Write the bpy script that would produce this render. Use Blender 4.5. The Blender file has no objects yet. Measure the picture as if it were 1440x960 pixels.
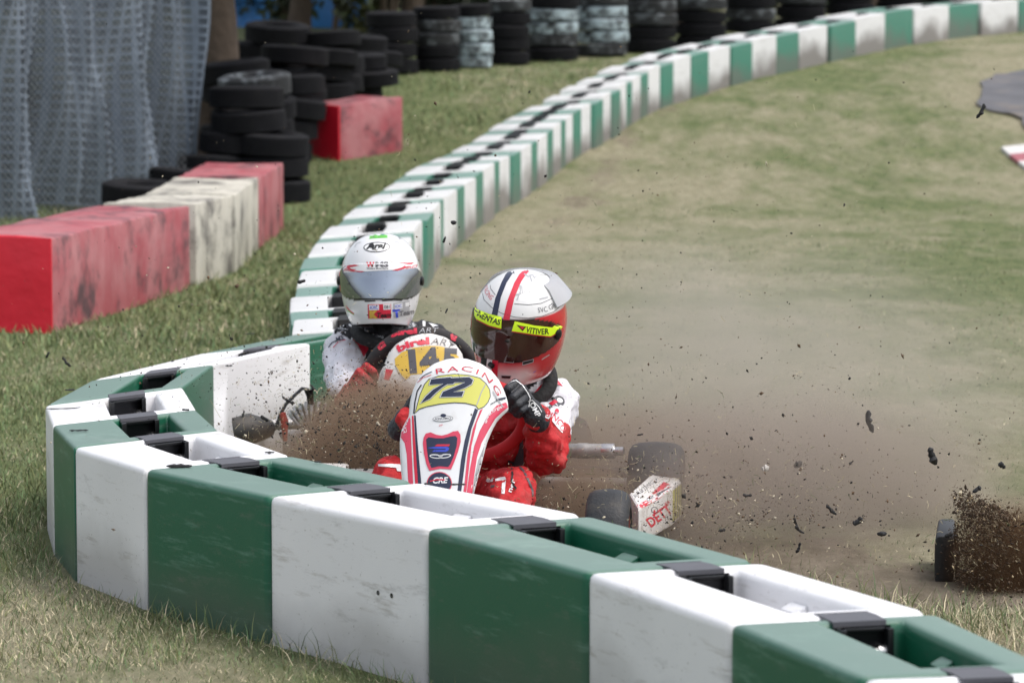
import bpy, bmesh, math, random
import numpy as np
from mathutils import Vector, Matrix, Euler
from mathutils.bvhtree import BVHTree
from mathutils.geometry import tessellate_polygon

random.seed(7)
rng = np.random.default_rng(11)
S = bpy.context.scene
COL = S.collection
R = math.radians

# ------------------------------------------------------------------ camera
CAM_H = 1.66
F = 5000.0                                    # focal length in 1440-wide pixels
PITCH = math.atan(489 / F)
cam = bpy.data.cameras.new("camera")
cam.sensor_width = 36.0
cam.lens = 36.0 * F / 1440.0
cam.clip_start = 0.1
cam.clip_end = 1500
cam.dof.use_dof = True
cam.dof.focus_distance = 10.3
cam.dof.aperture_fstop = 6.0
camo = bpy.data.objects.new("camera", cam)
COL.objects.link(camo)
camo.location = (0, 0, CAM_H)
camo.rotation_euler = (math.pi / 2 - PITCH, 0, 0)
S.camera = camo

# ------------------------------------------------------------------ light
SUN_EL, SUN_AZ = R(62), R(105)                 # azimuth measured from +Y towards +X
w = bpy.data.worlds.new("World")
S.world = w
w.use_nodes = True
nt = w.node_tree
nt.nodes.clear()
sky = nt.nodes.new("ShaderNodeTexSky")
sky.sky_type = 'NISHITA'
sky.sun_disc = False
sky.sun_elevation = SUN_EL
sky.sun_rotation = SUN_AZ
sky.dust_density = 4.0
sky.air_density = 1.2
hs = nt.nodes.new("ShaderNodeHueSaturation")
hs.inputs['Saturation'].default_value = 0.38
bg = nt.nodes.new("ShaderNodeBackground")
bg.inputs['Strength'].default_value = 0.15
out = nt.nodes.new("ShaderNodeOutputWorld")
nt.links.new(sky.outputs[0], hs.inputs['Color'])
nt.links.new(hs.outputs[0], bg.inputs['Color'])
nt.links.new(bg.outputs[0], out.inputs['Surface'])
sun = bpy.data.lights.new("sun", 'SUN')
sun.energy = 0.6
sun.angle = R(18)
sun.color = (1.0, 0.96, 0.9)
suno = bpy.data.objects.new("sun", sun)
COL.objects.link(suno)
sd = Vector((math.sin(SUN_AZ) * math.cos(SUN_EL), math.cos(SUN_AZ) * math.cos(SUN_EL), math.sin(SUN_EL)))
suno.rotation_euler = sd.to_track_quat('Z', 'Y').to_euler()
suno.location = (6, 10, 20)

S.view_settings.view_transform = 'Standard'
S.view_settings.look = 'None'
S.view_settings.exposure = 0.77
S.view_settings.gamma = 1.0
S.view_settings.use_curve_mapping = False
S.cycles.use_denoising = True
S.cycles.max_bounces = 8
S.cycles.transparent_max_bounces = 16
S.cycles.volume_bounces = 2
S.cycles.volume_step_rate = 1.0
S.cycles.volume_max_steps = 128

# ------------------------------------------------------------------ geometry of the place
GT = [(-80, 0), (24, 0.0), (27, 0.07), (29, 0.24), (31, 0.5), (34, 0.84), (38, 1.09), (43, 1.25), (60, 1.42), (100, 1.5), (400, 1.6)]
_gx = np.array([a for a, b in GT], float)
_gz = np.array([b for a, b in GT], float)
_gd = np.diff(_gz) / np.diff(_gx)
_gm = np.zeros(len(GT))
for _i in range(1, len(GT) - 1):
    if _gd[_i - 1] * _gd[_i] > 0:
        _gm[_i] = 2 * _gd[_i - 1] * _gd[_i] / (_gd[_i - 1] + _gd[_i])

def ground_z(y):
    """height of the terrain: flat run-off rising to a bank further away"""
    y = np.asarray(y, float)
    i = np.clip(np.searchsorted(_gx, y) - 1, 0, len(GT) - 2)
    h = _gx[i + 1] - _gx[i]
    t = np.clip((y - _gx[i]) / h, 0, 1)
    r = ((2 * t**3 - 3 * t**2 + 1) * _gz[i] + (t**3 - 2 * t**2 + t) * h * _gm[i]
         + (-2 * t**3 + 3 * t**2) * _gz[i + 1] + (t**3 - t**2) * h * _gm[i + 1])
    return r if r.shape else float(r)

CP, SP = math.cos(PITCH), math.sin(PITCH)
CAM = Vector((0, 0, CAM_H))

def ray(px, py):
    x, v = (px - 720) / F, (py - 480) / F
    return Vector((x, CP - v * SP, -SP - v * CP))

def P(px, py, d):
    """world point seen at photo pixel (px,py) at forward distance d"""
    r = ray(px, py)
    return CAM + r * (d / r.y)

def pix(p):
    q = Vector(p) - CAM
    f = q.y * CP - q.z * SP
    u = q.y * SP + q.z * CP
    return (720 + F * q.x / f, 480 - F * u / f)

def G(px, py, h=0.0):
    """world point at photo pixel (px,py) on the terrain raised by h"""
    r = ray(px, py)
    prev = None
    for d in np.arange(5, 120, 0.02):
        p = CAM + r * (d / r.y)
        if p.z <= ground_z(d) + h:
            return p
    return CAM + r * (120 / r.y)

# ------------------------------------------------------------------ materials
MATS = {}
def new_mat(name):
    m = bpy.data.materials.new(name)
    m.use_nodes = True
    n = m.node_tree.nodes
    b = n['Principled BSDF']
    return m, m.node_tree, b

def mat(name, col, rough=0.6, metal=0.0, var=0.12, scale=14.0, bump=0.0, bscale=80.0, dirt=None, dscale=5.0, damt=0.35, coat=0.0, alpha=1.0, spec=0.5):
    if name in MATS:
        return MATS[name]
    m, t, b = new_mat(name)
    n, l = t.nodes, t.links
    tc = n.new('ShaderNodeTexCoord')
    no = n.new('ShaderNodeTexNoise')
    no.inputs['Scale'].default_value = scale
    no.inputs['Detail'].default_value = 5
    l.new(tc.outputs['Object'], no.inputs['Vector'])
    mx = n.new('ShaderNodeMix'); mx.data_type = 'RGBA'
    lo = [c * (1 - var) for c in col]; hi = [min(1, c * (1 + var)) for c in col]
    mx.inputs[6].default_value = (*lo, 1); mx.inputs[7].default_value = (*hi, 1)
    l.new(no.outputs['Fac'], mx.inputs[0])
    res = mx.outputs[2]
    if dirt:
        n2 = n.new('ShaderNodeTexNoise')
        n2.inputs['Scale'].default_value = dscale
        n2.inputs['Detail'].default_value = 8
        n2.inputs['Roughness'].default_value = 0.7
        l.new(tc.outputs['Object'], n2.inputs['Vector'])
        rp = n.new('ShaderNodeMapRange')
        rp.inputs[1].default_value = 0.52; rp.inputs[2].default_value = 0.75
        rp.inputs[3].default_value = 0; rp.inputs[4].default_value = damt
        l.new(n2.outputs['Fac'], rp.inputs[0])
        m2 = n.new('ShaderNodeMix'); m2.data_type = 'RGBA'
        l.new(rp.outputs[0], m2.inputs[0]); l.new(res, m2.inputs[6])
        m2.inputs[7].default_value = (*dirt, 1)
        res = m2.outputs[2]
    l.new(res, b.inputs['Base Color'])
    b.inputs['Roughness'].default_value = rough
    b.inputs['Metallic'].default_value = metal
    b.inputs['Coat Weight'].default_value = coat
    b.inputs['Specular IOR Level'].default_value = spec
    if alpha < 1:
        b.inputs['Alpha'].default_value = alpha
    if bump:
        n3 = n.new('ShaderNodeTexNoise')
        n3.inputs['Scale'].default_value = bscale
        n3.inputs['Detail'].default_value = 4
        l.new(tc.outputs['Object'], n3.inputs['Vector'])
        bp = n.new('ShaderNodeBump')
        bp.inputs['Strength'].default_value = bump
        bp.inputs['Distance'].default_value = 0.02
        l.new(n3.outputs['Fac'], bp.inputs['Height'])
        l.new(bp.outputs[0], b.inputs['Normal'])
    MATS[name] = m
    return m

def attr_mat(name, rough=0.6, coat=0.0, sss=0.0):
    if name in MATS:
        return MATS[name]
    m, t, b = new_mat(name)
    a = t.nodes.new('ShaderNodeAttribute'); a.attribute_name = 'Col'
    no = t.nodes.new('ShaderNodeTexNoise'); no.inputs['Scale'].default_value = 9; no.inputs['Detail'].default_value = 6
    tc = t.nodes.new('ShaderNodeTexCoord')
    t.links.new(tc.outputs['Object'], no.inputs['Vector'])
    mr = t.nodes.new('ShaderNodeMapRange'); mr.inputs[3].default_value = 0.82; mr.inputs[4].default_value = 1.08
    t.links.new(no.outputs['Fac'], mr.inputs[0])
    mu = t.nodes.new('ShaderNodeVectorMath'); mu.operation = 'SCALE'
    t.links.new(a.outputs['Color'], mu.inputs[0]); t.links.new(mr.outputs[0], mu.inputs['Scale'])
    t.links.new(mu.outputs[0], b.inputs['Base Color'])
    b.inputs['Roughness'].default_value = rough
    b.inputs['Coat Weight'].default_value = coat
    MATS[name] = m
    return m

# ------------------------------------------------------------------ objects
BASE = {}
def root_of(o):
    while o.parent:
        o = o.parent
    return o
def base_of(o):
    return BASE.get(root_of(o).name, Vector((0, 0, 0)))

def tag(o, label=None, cat=None, group=None, kind=None):
    if label: o['label'] = label
    if cat: o['category'] = cat
    if group: o['group'] = group
    if kind: o['kind'] = kind
    return o

def thing(name, loc, label, cat, group=None):
    o = bpy.data.objects.new(name, None)
    o.empty_display_size = 0.1
    COL.objects.link(o)
    o.location = loc
    BASE[o.name] = Vector(loc)
    return tag(o, label, cat, group)

class MB:
    def __init__(s):
        s.v, s.f, s.m = [], [], []
    def add(s, vs, fs, mi=0):
        k = len(s.v)
        s.v += [Vector(x) for x in vs]
        s.f += [tuple(i + k for i in f) for f in fs]
        s.m += [mi] * len(fs)
    def box(s, c, size, rot=None, mi=0):
        vs = [Vector((x * size[0] / 2, y * size[1] / 2, z * size[2] / 2)) for x in (-1, 1) for y in (-1, 1) for z in (-1, 1)]
        if rot is not None: vs = [rot @ v for v in vs]
        s.add([Vector(c) + v for v in vs], [(0, 1, 3, 2), (4, 6, 7, 5), (0, 4, 5, 1), (2, 3, 7, 6), (0, 2, 6, 4), (1, 5, 7, 3)], mi)
    def tube(s, pts, r, n=8, mi=0, cap=True):
        pts = [Vector(p) for p in pts]
        rs = r if isinstance(r, (list, tuple)) else [r] * len(pts)
        rings = []
        up = None
        for i, p in enumerate(pts):
            a = pts[max(0, i - 1)]; b = pts[min(len(pts) - 1, i + 1)]
            t = (b - a).normalized()
            if up is None:
                up = t.orthogonal().normalized()
            else:
                up = (up - t * up.dot(t))
                up = up.normalized() if up.length > 1e-6 else t.orthogonal().normalized()
            sd_ = t.cross(up)
            rings.append([p + (up * math.cos(q * 2 * math.pi / n) + sd_ * math.sin(q * 2 * math.pi / n)) * rs[i] for q in range(n)])
        vs = [v for rg in rings for v in rg]
        fs = []
        for i in range(len(pts) - 1):
            for q in range(n):
                a, b = i * n + q, i * n + (q + 1) % n
                fs.append((a, b, b + n, a + n))
        if cap:
            fs.append(tuple(range(n - 1, -1, -1)))
            fs.append(tuple(range(len(vs) - n, len(vs))))
        s.add(vs, fs, mi)
    def lathe(s, prof, c, axis, n=32, mi=0):
        """profile [(r, a)] round axis through c"""
        axis = Vector(axis).normalized()
        u = axis.orthogonal().normalized(); v_ = axis.cross(u)
        vs = []
        for r_, a in prof:
            for q in range(n):
                th = q * 2 * math.pi / n
                vs.append(Vector(c) + axis * a + (u * math.cos(th) + v_ * math.sin(th)) * r_)
        fs = []
        for i in range(len(prof) - 1):
            for q in range(n):
                a, b = i * n + q, i * n + (q + 1) % n
                fs.append((a, b, b + n, a + n))
        s.add(vs, fs, mi)
    def build(s, name, mats, parent=None, smooth=35, bevel=0, seg=2, loc=None, corners=None):
        base = base_of(parent) if parent else (Vector(loc) if loc is not None else Vector((0, 0, 0)))
        me = bpy.data.meshes.new(name)
        me.from_pydata([tuple(v - base) for v in s.v], [], s.f)
        if not isinstance(mats, (list, tuple)): mats = [mats]
        for m_ in mats: me.materials.append(m_)
        if len(mats) > 1:
            me.polygons.foreach_set('material_index', s.m)
        finish(me, smooth, bevel, seg, [(p.x - base.x, p.y - base.y, r_) for p, r_ in corners] if corners else None)
        o = bpy.data.objects.new(name, me)
        COL.objects.link(o)
        if parent: o.parent = parent
        elif loc is not None:
            o.location = loc
            BASE[o.name] = Vector(loc)
        return o

def finish(me, smooth=35, bevel=0, seg=2, corners=None):
    bm = bmesh.new(); bm.from_mesh(me)
    bmesh.ops.remove_doubles(bm, verts=bm.verts, dist=1e-5)
    bmesh.ops.recalc_face_normals(bm, faces=bm.faces)
    if corners:
        for cx, cy, r_ in corners:
            es = [e for e in bm.edges if e.is_valid and all(math.hypot(v.co.x - cx, v.co.y - cy) < 2e-3 for v in e.verts) and abs(e.verts[0].co.z - e.verts[1].co.z) > .1]
            if es: bmesh.ops.bevel(bm, geom=es, offset=r_, segments=4, profile=0.5, affect='EDGES', clamp_overlap=True)
    if bevel:
        es = [e for e in bm.edges if len(e.link_faces) == 2 and e.calc_face_angle(0) > R(30)]
        bmesh.ops.bevel(bm, geom=es, offset=bevel, segments=seg, profile=0.6, affect='EDGES', clamp_overlap=not corners)
    bm.to_mesh(me); bm.free()
    if smooth:
        me.shade_smooth()
        me.set_sharp_from_angle(angle=R(smooth))

def np_mesh(name, verts, tris, mats, kind=None, col=None, midx=None):
    me = bpy.data.meshes.new(name)
    nv, nf = len(verts), len(tris)
    k = tris.shape[1]
    me.vertices.add(nv); me.loops.add(nf * k); me.polygons.add(nf)
    me.vertices.foreach_set('co', np.asarray(verts, np.float32).ravel())
    me.loops.foreach_set('vertex_index', np.asarray(tris, np.int32).ravel())
    me.polygons.foreach_set('loop_start', np.arange(0, nf * k, k, dtype=np.int32))
    me.polygons.foreach_set('loop_total', np.full(nf, k, np.int32))
    if not isinstance(mats, (list, tuple)): mats = [mats]
    for m_ in mats: me.materials.append(m_)
    if midx is not None: me.polygons.foreach_set('material_index', np.asarray(midx, np.int32))
    me.update(calc_edges=True)
    if col is not None:
        a = me.color_attributes.new('Col', 'FLOAT_COLOR', 'POINT')
        c4 = np.ones((nv, 4), np.float32); c4[:, :3] = col
        a.data.foreach_set('color', c4.ravel())
    o = bpy.data.objects.new(name, me)
    COL.objects.link(o)
    if kind: o['kind'] = kind
    return o

def joint_bvh(*os):
    vs, fs = [], []
    for o in os:
        b = base_of(o); k = len(vs)
        vs += [v.co + b for v in o.data.vertices]
        fs += [tuple(i + k for i in p.vertices) for p in o.data.polygons]
    return BVHTree.FromPolygons(vs, fs)

def mesh_bvh(o):
    b = base_of(o)
    me = o.data
    return BVHTree.FromPolygons([v.co + b for v in me.vertices], [tuple(p.vertices) for p in me.polygons])

_TXT = {}
def text_tris(txt, bold=0.0, shear=0.0, spacing=1.0):
    """2D triangles of some lettering: cap height 1, starting at x=0"""
    k = (txt, bold, shear, spacing)
    if k in _TXT: return _TXT[k]
    c = bpy.data.curves.new('lettering', 'FONT')
    c.body = txt; c.size = 1.0; c.offset = bold; c.shear = shear; c.space_character = spacing
    c.fill_mode = 'FRONT'; c.resolution_u = 3
    o = bpy.data.objects.new('lettering', c)
    me = bpy.data.meshes.new_from_object(o)
    me.calc_loop_triangles()
    vs = [(v.co.x / 0.69, v.co.y / 0.69) for v in me.vertices]
    fs = [tuple(t.vertices) for t in me.loop_triangles]
    bpy.data.objects.remove(o); bpy.data.curves.remove(c); bpy.data.meshes.remove(me)
    _TXT[k] = (vs, fs)
    return vs, fs

def straight(x, y, size, ang=0, wid=None, txtw=None):
    ca, sa = math.cos(R(ang)), math.sin(R(ang))
    def f(tx, ty, real_w):
        k = 1.0 if wid is None else wid / (real_w * size)
        a, b = tx * size * k, -ty * size
        return (x + a * ca - b * sa, y + a * sa + b * ca)
    return f

def along(path, size, txtw):
    """lettering laid along a curved line of photo pixels"""
    pts = [Vector(p) for p in path]
    ls = [0]
    for a, b in zip(pts, pts[1:]): ls.append(ls[-1] + (b - a).length)
    tot = ls[-1]
    def f(tx, ty, real_w):
        s_ = max(0, min(tot * .9999, tx / txtw * tot))
        i = max(j for j in range(len(ls) - 1) if ls[j] <= s_)
        t = (s_ - ls[i]) / (ls[i + 1] - ls[i])
        p = pts[i].lerp(pts[i + 1], t)
        def tang(j):
            j0, j1 = max(0, j - 1), min(len(pts) - 1, j + 1)
            return (pts[j1] - pts[j0]).normalized()
        d = tang(i).lerp(tang(i + 1), t).normalized()
        nrm = Vector((d.y, -d.x))
        q = p + nrm * ty * size
        return (q.x, q.y)
    return f

class Decals:
    """flat graphics (stickers, printing) laid on a curved surface"""
    def __init__(s, bvh, crop=None, base_off=0.0012, step=0.0006):
        s.bvh, s.crop, s.off, s.step = bvh, crop, base_off, step
        s.mb = MB(); s.mats = []
    def _c(s, p):
        if s.crop: return (s.crop[0] + p[0] / s.crop[2], s.crop[1] + p[1] / s.crop[2])
        return p
    def _mi(s, m):
        if m not in s.mats: s.mats.append(m)
        return s.mats.index(m)
    def tris(s, vs, fs, m, layer, maxlen=5.0):
        bm = bmesh.new()
        bv = [bm.verts.new((x, y, 0)) for x, y in vs]
        for f in fs:
            try: bm.faces.new([bv[i] for i in f])
            except ValueError: pass
        for _ in range(7):
            es = [e for e in bm.edges if e.calc_length() > maxlen]
            if not es: break
            bmesh.ops.subdivide_edges(bm, edges=es, cuts=1)
            bmesh.ops.triangulate(bm, faces=bm.faces)
        bm.verts.index_update()
        ok, pos = {}, []
        for v in bm.verts:
            r = ray(v.co.x, v.co.y).normalized()
            hit, nrm, _, _ = s.bvh.ray_cast(CAM, r)
            if hit is None:
                if not pos: continue
                q = CAM + r * (pos[-1] - CAM).length
                hit, nrm, _, dist = s.bvh.find_nearest(q)
                if hit is None or dist > .022: continue
            if nrm.dot(r) > 0: nrm = -nrm
            ok[v.index] = len(pos)
            pos.append(hit - r * (s.off + layer * s.step))
        ff = [tuple(ok[v.index] for v in f.verts) for f in bm.faces if all(v.index in ok for v in f.verts)]
        # drop faces stretched over a depth step
        ff = [f for f in ff if max((pos[f[0]] - pos[f[1]]).length, (pos[f[1]] - pos[f[2]]).length, (pos[f[2]] - pos[f[0]]).length) < 0.06]
        bm.free()
        s.mb.add(pos, ff, s._mi(m))
    def poly(s, pts, m, layer=0, maxlen=5.0):
        pts = [s._c(p) for p in pts]
        fs = tessellate_polygon([[Vector((x, y, 0)) for x, y in pts]])
        s.tris(pts, fs, m, layer, maxlen)
    def ellipse(s, c, rx, ry, m, layer=0, ang=0, n=28):
        ca, sa = math.cos(R(ang)), math.sin(R(ang))
        s.poly([(c[0] + rx * math.cos(t) * ca - ry * math.sin(t) * sa, c[1] + rx * math.cos(t) * sa + ry * math.sin(t) * ca)
                for t in [i * 2 * math.pi / n for i in range(n)]], m, layer)
    def line(s, pts, wd, m, layer=0):
        pts = [Vector(p) for p in pts]
        L_, R_ = [], []
        for i, p in enumerate(pts):
            d = (pts[min(i + 1, len(pts) - 1)] - pts[max(i - 1, 0)]).normalized()
            n_ = Vector((-d.y, d.x)) * wd / 2
            L_.append(p + n_); R_.append(p - n_)
        for i in range(len(pts) - 1):
            s.poly([tuple(q) for q in (L_[i], L_[i + 1], R_[i + 1], R_[i])], m, layer)
    def text(s, txt, fn, m, layer=1, bold=0.0, shear=0.0, spacing=1.0, size=None, path=None, maxlen=4.0):
        vs, fs = text_tris(txt, bold, shear, spacing)
        if path:
            wd = max(v[0] for v in vs)
            fn = along(path, size, wd)
        rw = max(v[0] for v in vs)
        s.tris([s._c(fn(v[0], v[1], rw)) for v in vs], fs, m, layer, maxlen)
    def build(s, name, parent):
        if not s.mb.f: return None
        base = base_of(parent)
        me = bpy.data.meshes.new(name)
        me.from_pydata([tuple(v - base) for v in s.mb.v], [], s.mb.f)
        for m_ in s.mats: me.materials.append(m_)
        me.polygons.foreach_set('material_index', s.mb.m)
        me.shade_smooth()
        o = bpy.data.objects.new(name, me)
        COL.objects.link(o); o.parent = parent
        s.mb = MB(); s.mats = []
        return o

def blob(name, caps, mats, parent, voxel=0.01, smooth=4, colour=None, ridges=None):
    """one continuous body grown from tapered limbs; colour(p) -> material index"""
    mb = MB()
    for a, b, ra, rb in caps:
        a, b = Vector(a), Vector(b)
        n = 14
        ax = (b - a)
        if ax.length < 1e-5: ax = Vector((0, 0, 1e-3))
        t = ax.normalized()
        prof = []
        for i in range(6):
            q = math.pi / 2 * i / 5
            prof.append((max(1e-4, ra * math.sin(q)), -ra * math.cos(q)))
        for i in range(6):
            q = math.pi / 2 * i / 5
            prof.append((max(1e-4, rb * math.cos(q)), ax.length + rb * math.sin(q)))
        mb.lathe(prof, a, t, n)
    me = bpy.data.meshes.new(name + '_raw')
    me.from_pydata([tuple(v) for v in mb.v], [], mb.f)
    bm = bmesh.new(); bm.from_mesh(me)
    bmesh.ops.holes_fill(bm, edges=bm.edges)
    bmesh.ops.recalc_face_normals(bm, faces=bm.faces)
    bm.to_mesh(me); bm.free()
    o = bpy.data.objects.new(name + '_raw', me)
    COL.objects.link(o)
    r = o.modifiers.new('r', 'REMESH'); r.mode = 'VOXEL'; r.voxel_size = voxel
    sm = o.modifiers.new('s', 'SMOOTH'); sm.iterations = smooth; sm.factor = 0.5
    dg = bpy.context.evaluated_depsgraph_get()
    me2 = bpy.data.meshes.new_from_object(o.evaluated_get(dg), depsgraph=dg)
    bpy.data.objects.remove(o); bpy.data.meshes.remove(me)
    me2.name = name
    me2.materials.clear()
    for m_ in mats: me2.materials.append(m_)
    if colour:
        cache = [colour(p.center.copy()) for p in me2.polygons]
        me2.polygons.foreach_set('material_index', cache)
    if ridges:
        nrm_ = [v.normal.copy() for v in me2.vertices]
        pos_ = [v.co.copy() for v in me2.vertices]
        new_ = [p + q * ridges(p) for p, q in zip(pos_, nrm_)]
        me2.vertices.foreach_set('co', [x for p in new_ for x in p])
        me2.update()
    base = base_of(parent)
    me2.transform(Matrix.Translation(-base))
    me2.shade_smooth()
    ob = bpy.data.objects.new(name, me2)
    COL.objects.link(ob); ob.parent = parent
    return ob

def seg_dist(p, a, b):
    a, b = Vector(a), Vector(b)
    ab = b - a
    t = max(0, min(1, (p - a).dot(ab) / max(1e-9, ab.length_squared)))
    return (p - (a + ab * t)).length, t

ORD = ['first', 'second', 'third', 'fourth', 'fifth', 'sixth', 'seventh', 'eighth', 'ninth', 'tenth', 'eleventh', 'twelfth', 'thirteenth',
       'fourteenth', 'fifteenth', 'sixteenth', 'seventeenth', 'eighteenth', 'nineteenth', 'twentieth']
# ------------------------------------------------------------------ ground
def axis_grid(segs):
    out_ = []
    for a, b, s_ in segs:
        out_ += list(np.arange(a, b, s_))
    return np.array(out_ + [segs[-1][1]])
gx = axis_grid([(-220, -30, 12), (-30, -6, 1.0), (-6, 9, 0.12), (9, 30, 1.0), (30, 220, 12)])
gy = axis_grid([(-40, 0, 5), (0, 6, 1), (6, 46, 0.12), (46, 80, 1.5), (80, 400, 20)])
XX, YY = np.meshgrid(gx, gy)
def fnoise(x, y, seed=0, oct_=4, f0=1.0):
    r = np.random.default_rng(seed)
    o = 0
    a = 1.0
    for k in range(oct_):
        for _ in range(3):
            th = r.uniform(0, 6.28); ph = r.uniform(0, 6.28); fr = f0 * 2**k * r.uniform(.75, 1.3)
            o = o + a * np.sin((x * np.cos(th) + y * np.sin(th)) * fr + ph)
        a *= 0.55
    return o / 4.5
def ground_h(x, y):
    return ground_z(y) + 0.012 * fnoise(x, y, 3, 4, 3.0) * (np.abs(np.asarray(x)) < 40)
ZZ = ground_h(XX, YY)
def chain_x(y):
    """x of the barrier row's left edge, to tell its two sides apart"""
    return np.interp(y, [6, 9, 10.5, 13, 16, 20, 25, 31, 38], [1.0, -.4, -1.2, -.9, -.95, -.85, -.5, .3, 3.0])
def sstep(a, b, x):
    t = np.clip((x - a) / (b - a), 0, 1); return t * t * (3 - 2 * t)
def dryness(x, y):
    side = sstep(-.1, .5, x - chain_x(y))
    base = .33 * (1 - side) + .53 * side
    base = base + .17 * (1 - side) * sstep(10.6, 9.2, y) * sstep(-2.0, -1.0, x)
    return np.clip(base + (.30 + .14 * sstep(12, 10, y)) * fnoise(x * .9, y * .28, 41, 5, 1.8) + .16 * fnoise(x, y * .4, 42, 3, 8.0), 0, 1)
def bare(x, y):
    """turf torn up where the karts slid"""
    q = np.exp(-(((x - .35) / 1.0)**2 + ((y - 10.4) / 1.1)**2)) + .8 * np.exp(-(((x + .4) / .5)**2 + ((y - 11.3) / .6)**2)) + .8 * np.exp(-(((x - 1.3) / .35)**2 + ((y - 9.8) / .3)**2))
    edge = np.exp(-np.abs(x - chain_x(y) - .75) / .35) * sstep(15, 19, y) * sstep(40, 34, y) * .55
    q = q + edge
    return np.clip(q * (1 + .5 * fnoise(x, y, 44, 4, 5.0)) + .15 * fnoise(x, y * .6, 45, 3, 1.5) - .12, 0, 1)
nx_, ny_ = len(gx), len(gy)
idx = np.arange(nx_ * ny_).reshape(ny_, nx_)
quads = np.stack([idx[:-1, :-1], idx[:-1, 1:], idx[1:, 1:], idx[1:, :-1]], -1).reshape(-1, 4)

def ground_material():
    m, t, b = new_mat('turf_soil')
    n, l = t.nodes, t.links
    ge = n.new('ShaderNodeNewGeometry')
    def noise(scale, det=6, rough=.6, stretch=None):
        v = ge.outputs['Position']
        if stretch:
            mp = n.new('ShaderNodeMapping'); mp.inputs['Scale'].default_value = stretch
            l.new(v, mp.inputs['Vector']); v = mp.outputs[0]
        q = n.new('ShaderNodeTexNoise'); q.inputs['Scale'].default_value = scale
        q.inputs['Detail'].default_value = det; q.inputs['Roughness'].default_value = rough
        l.new(v, q.inputs['Vector']); return q.outputs['Fac']
    def ramp(fac, a, b_, lo=0., hi=1.):
        q = n.new('ShaderNodeMapRange'); q.inputs[1].default_value = a; q.inputs[2].default_value = b_
        q.inputs[3].default_value = lo; q.inputs[4].default_value = hi
        l.new(fac, q.inputs[0]); return q.outputs[0]
    def mix(f, a, b_):
        q = n.new('ShaderNodeMix'); q.data_type = 'RGBA'
        if isinstance(f, float): q.inputs[0].default_value = f
        else: l.new(f, q.inputs[0])
        for i, c in ((6, a), (7, b_)):
            if isinstance(c, tuple): q.inputs[i].default_value = (*c, 1)
            else: l.new(c, q.inputs[i])
        return q.outputs[2]
    def math_(op, a, b_):
        q = n.new('ShaderNodeMath'); q.operation = op
        for i, c in ((0, a), (1, b_)):
            if isinstance(c, (int, float)): q.inputs[i].default_value = c
            else: l.new(c, q.inputs[i])
        return q.outputs[0]
    sp = n.new('ShaderNodeSeparateXYZ'); l.new(ge.outputs['Position'], sp.inputs[0])
    fine = noise(45, 6, .7, (1, .4, 1))
    green = mix(ramp(noise(9, 5, .6, (1, .4, 1)), .35, .65), (.115, .150, .060), (.20, .222, .105))
    straw = mix(ramp(noise(16, 5, .6, (1, .4, 1)), .35, .65), (.29, .265, .17), (.39, .355, .245))
    dirt = mix(ramp(noise(12, 6, .6, (1, .4, 1)), .35, .65), (.17, .135, .10), (.27, .22, .17))
    at = n.new('ShaderNodeAttribute'); at.attribute_name = 'Col'
    sa = n.new('ShaderNodeSeparateColor'); l.new(at.outputs['Color'], sa.inputs[0])
    dry = math_('ADD', sa.outputs[0], math_('MULTIPLY', math_('SUBTRACT', noise(5.0, 7, .7, (1, .35, 1)), .5), .9))
    c = mix(ramp(dry, .34, .70), green, straw)
    soil = math_('ADD', sa.outputs[1], math_('MULTIPLY', math_('SUBTRACT', noise(8.0, 7, .7, (1, .35, 1)), .5), 1.1))
    c = mix(ramp(soil, .30, .62, 0., .9), c, dirt)
    c = mix(ramp(fine, .3, .7, .22, 0.), c, (.05, .045, .025))
    l.new(c, b.inputs['Base Color'])
    b.inputs['Roughness'].default_value = .95
    b.inputs['Specular IOR Level'].default_value = .15
    bp = n.new('ShaderNodeBump'); bp.inputs['Strength'].default_value = .8; bp.inputs['Distance'].default_value = .04
    l.new(noise(30, 8, .75), bp.inputs['Height']); l.new(bp.outputs[0], b.inputs['Normal'])
    return m
ground = np_mesh('ground', np.stack([XX, YY, ZZ], -1).reshape(-1, 3), quads, ground_material(), 'structure',
                 np.stack([dryness(XX, YY), bare(XX, YY), 0 * XX], -1).reshape(-1, 3))
ground.data.shade_smooth()

# asphalt track far right, with a strip of red and white kerb
def sheet(name, pxpts, m, lift, kind='structure', n=1):
    pts = [G(x, y) for x, y in pxpts]
    bm = bmesh.new()
    f = bm.faces.new([bm.verts.new((p.x, p.y, 0)) for p in pts])
    bmesh.ops.triangulate(bm, faces=bm.faces)
    for _ in range(6):
        es = [e for e in bm.edges if e.calc_length() > .25]
        if not es: break
        bmesh.ops.subdivide_edges(bm, edges=es, cuts=1); bmesh.ops.triangulate(bm, faces=bm.faces)
    for v in bm.verts:
        if v.is_boundary:
            v.co.x += .22 * float(fnoise(v.co.x, v.co.y, 61, 3, 2.5)); v.co.y += .5 * float(fnoise(v.co.x, v.co.y, 62, 3, 2.0))
        v.co.z = float(ground_z(v.co.y)) + lift
    me = bpy.data.meshes.new(name); bm.to_mesh(me); bm.free()
    me.materials.append(m)
    o = bpy.data.objects.new(name, me); COL.objects.link(o); o['kind'] = kind
    return o
M_asph = mat('asphalt', (.125, .125, .135), .95, var=.35, scale=3, bump=.4, dirt=(.26, .21, .16), dscale=1.3, damt=.9, spec=.2)
sheet('track', [(1368, 122), (1392, 108), (1440, 97), (1560, 75), (1700, 100), (1700, 200), (1560, 215), (1440, 195), (1412, 170), (1388, 145)], M_asph, .025)

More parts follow.
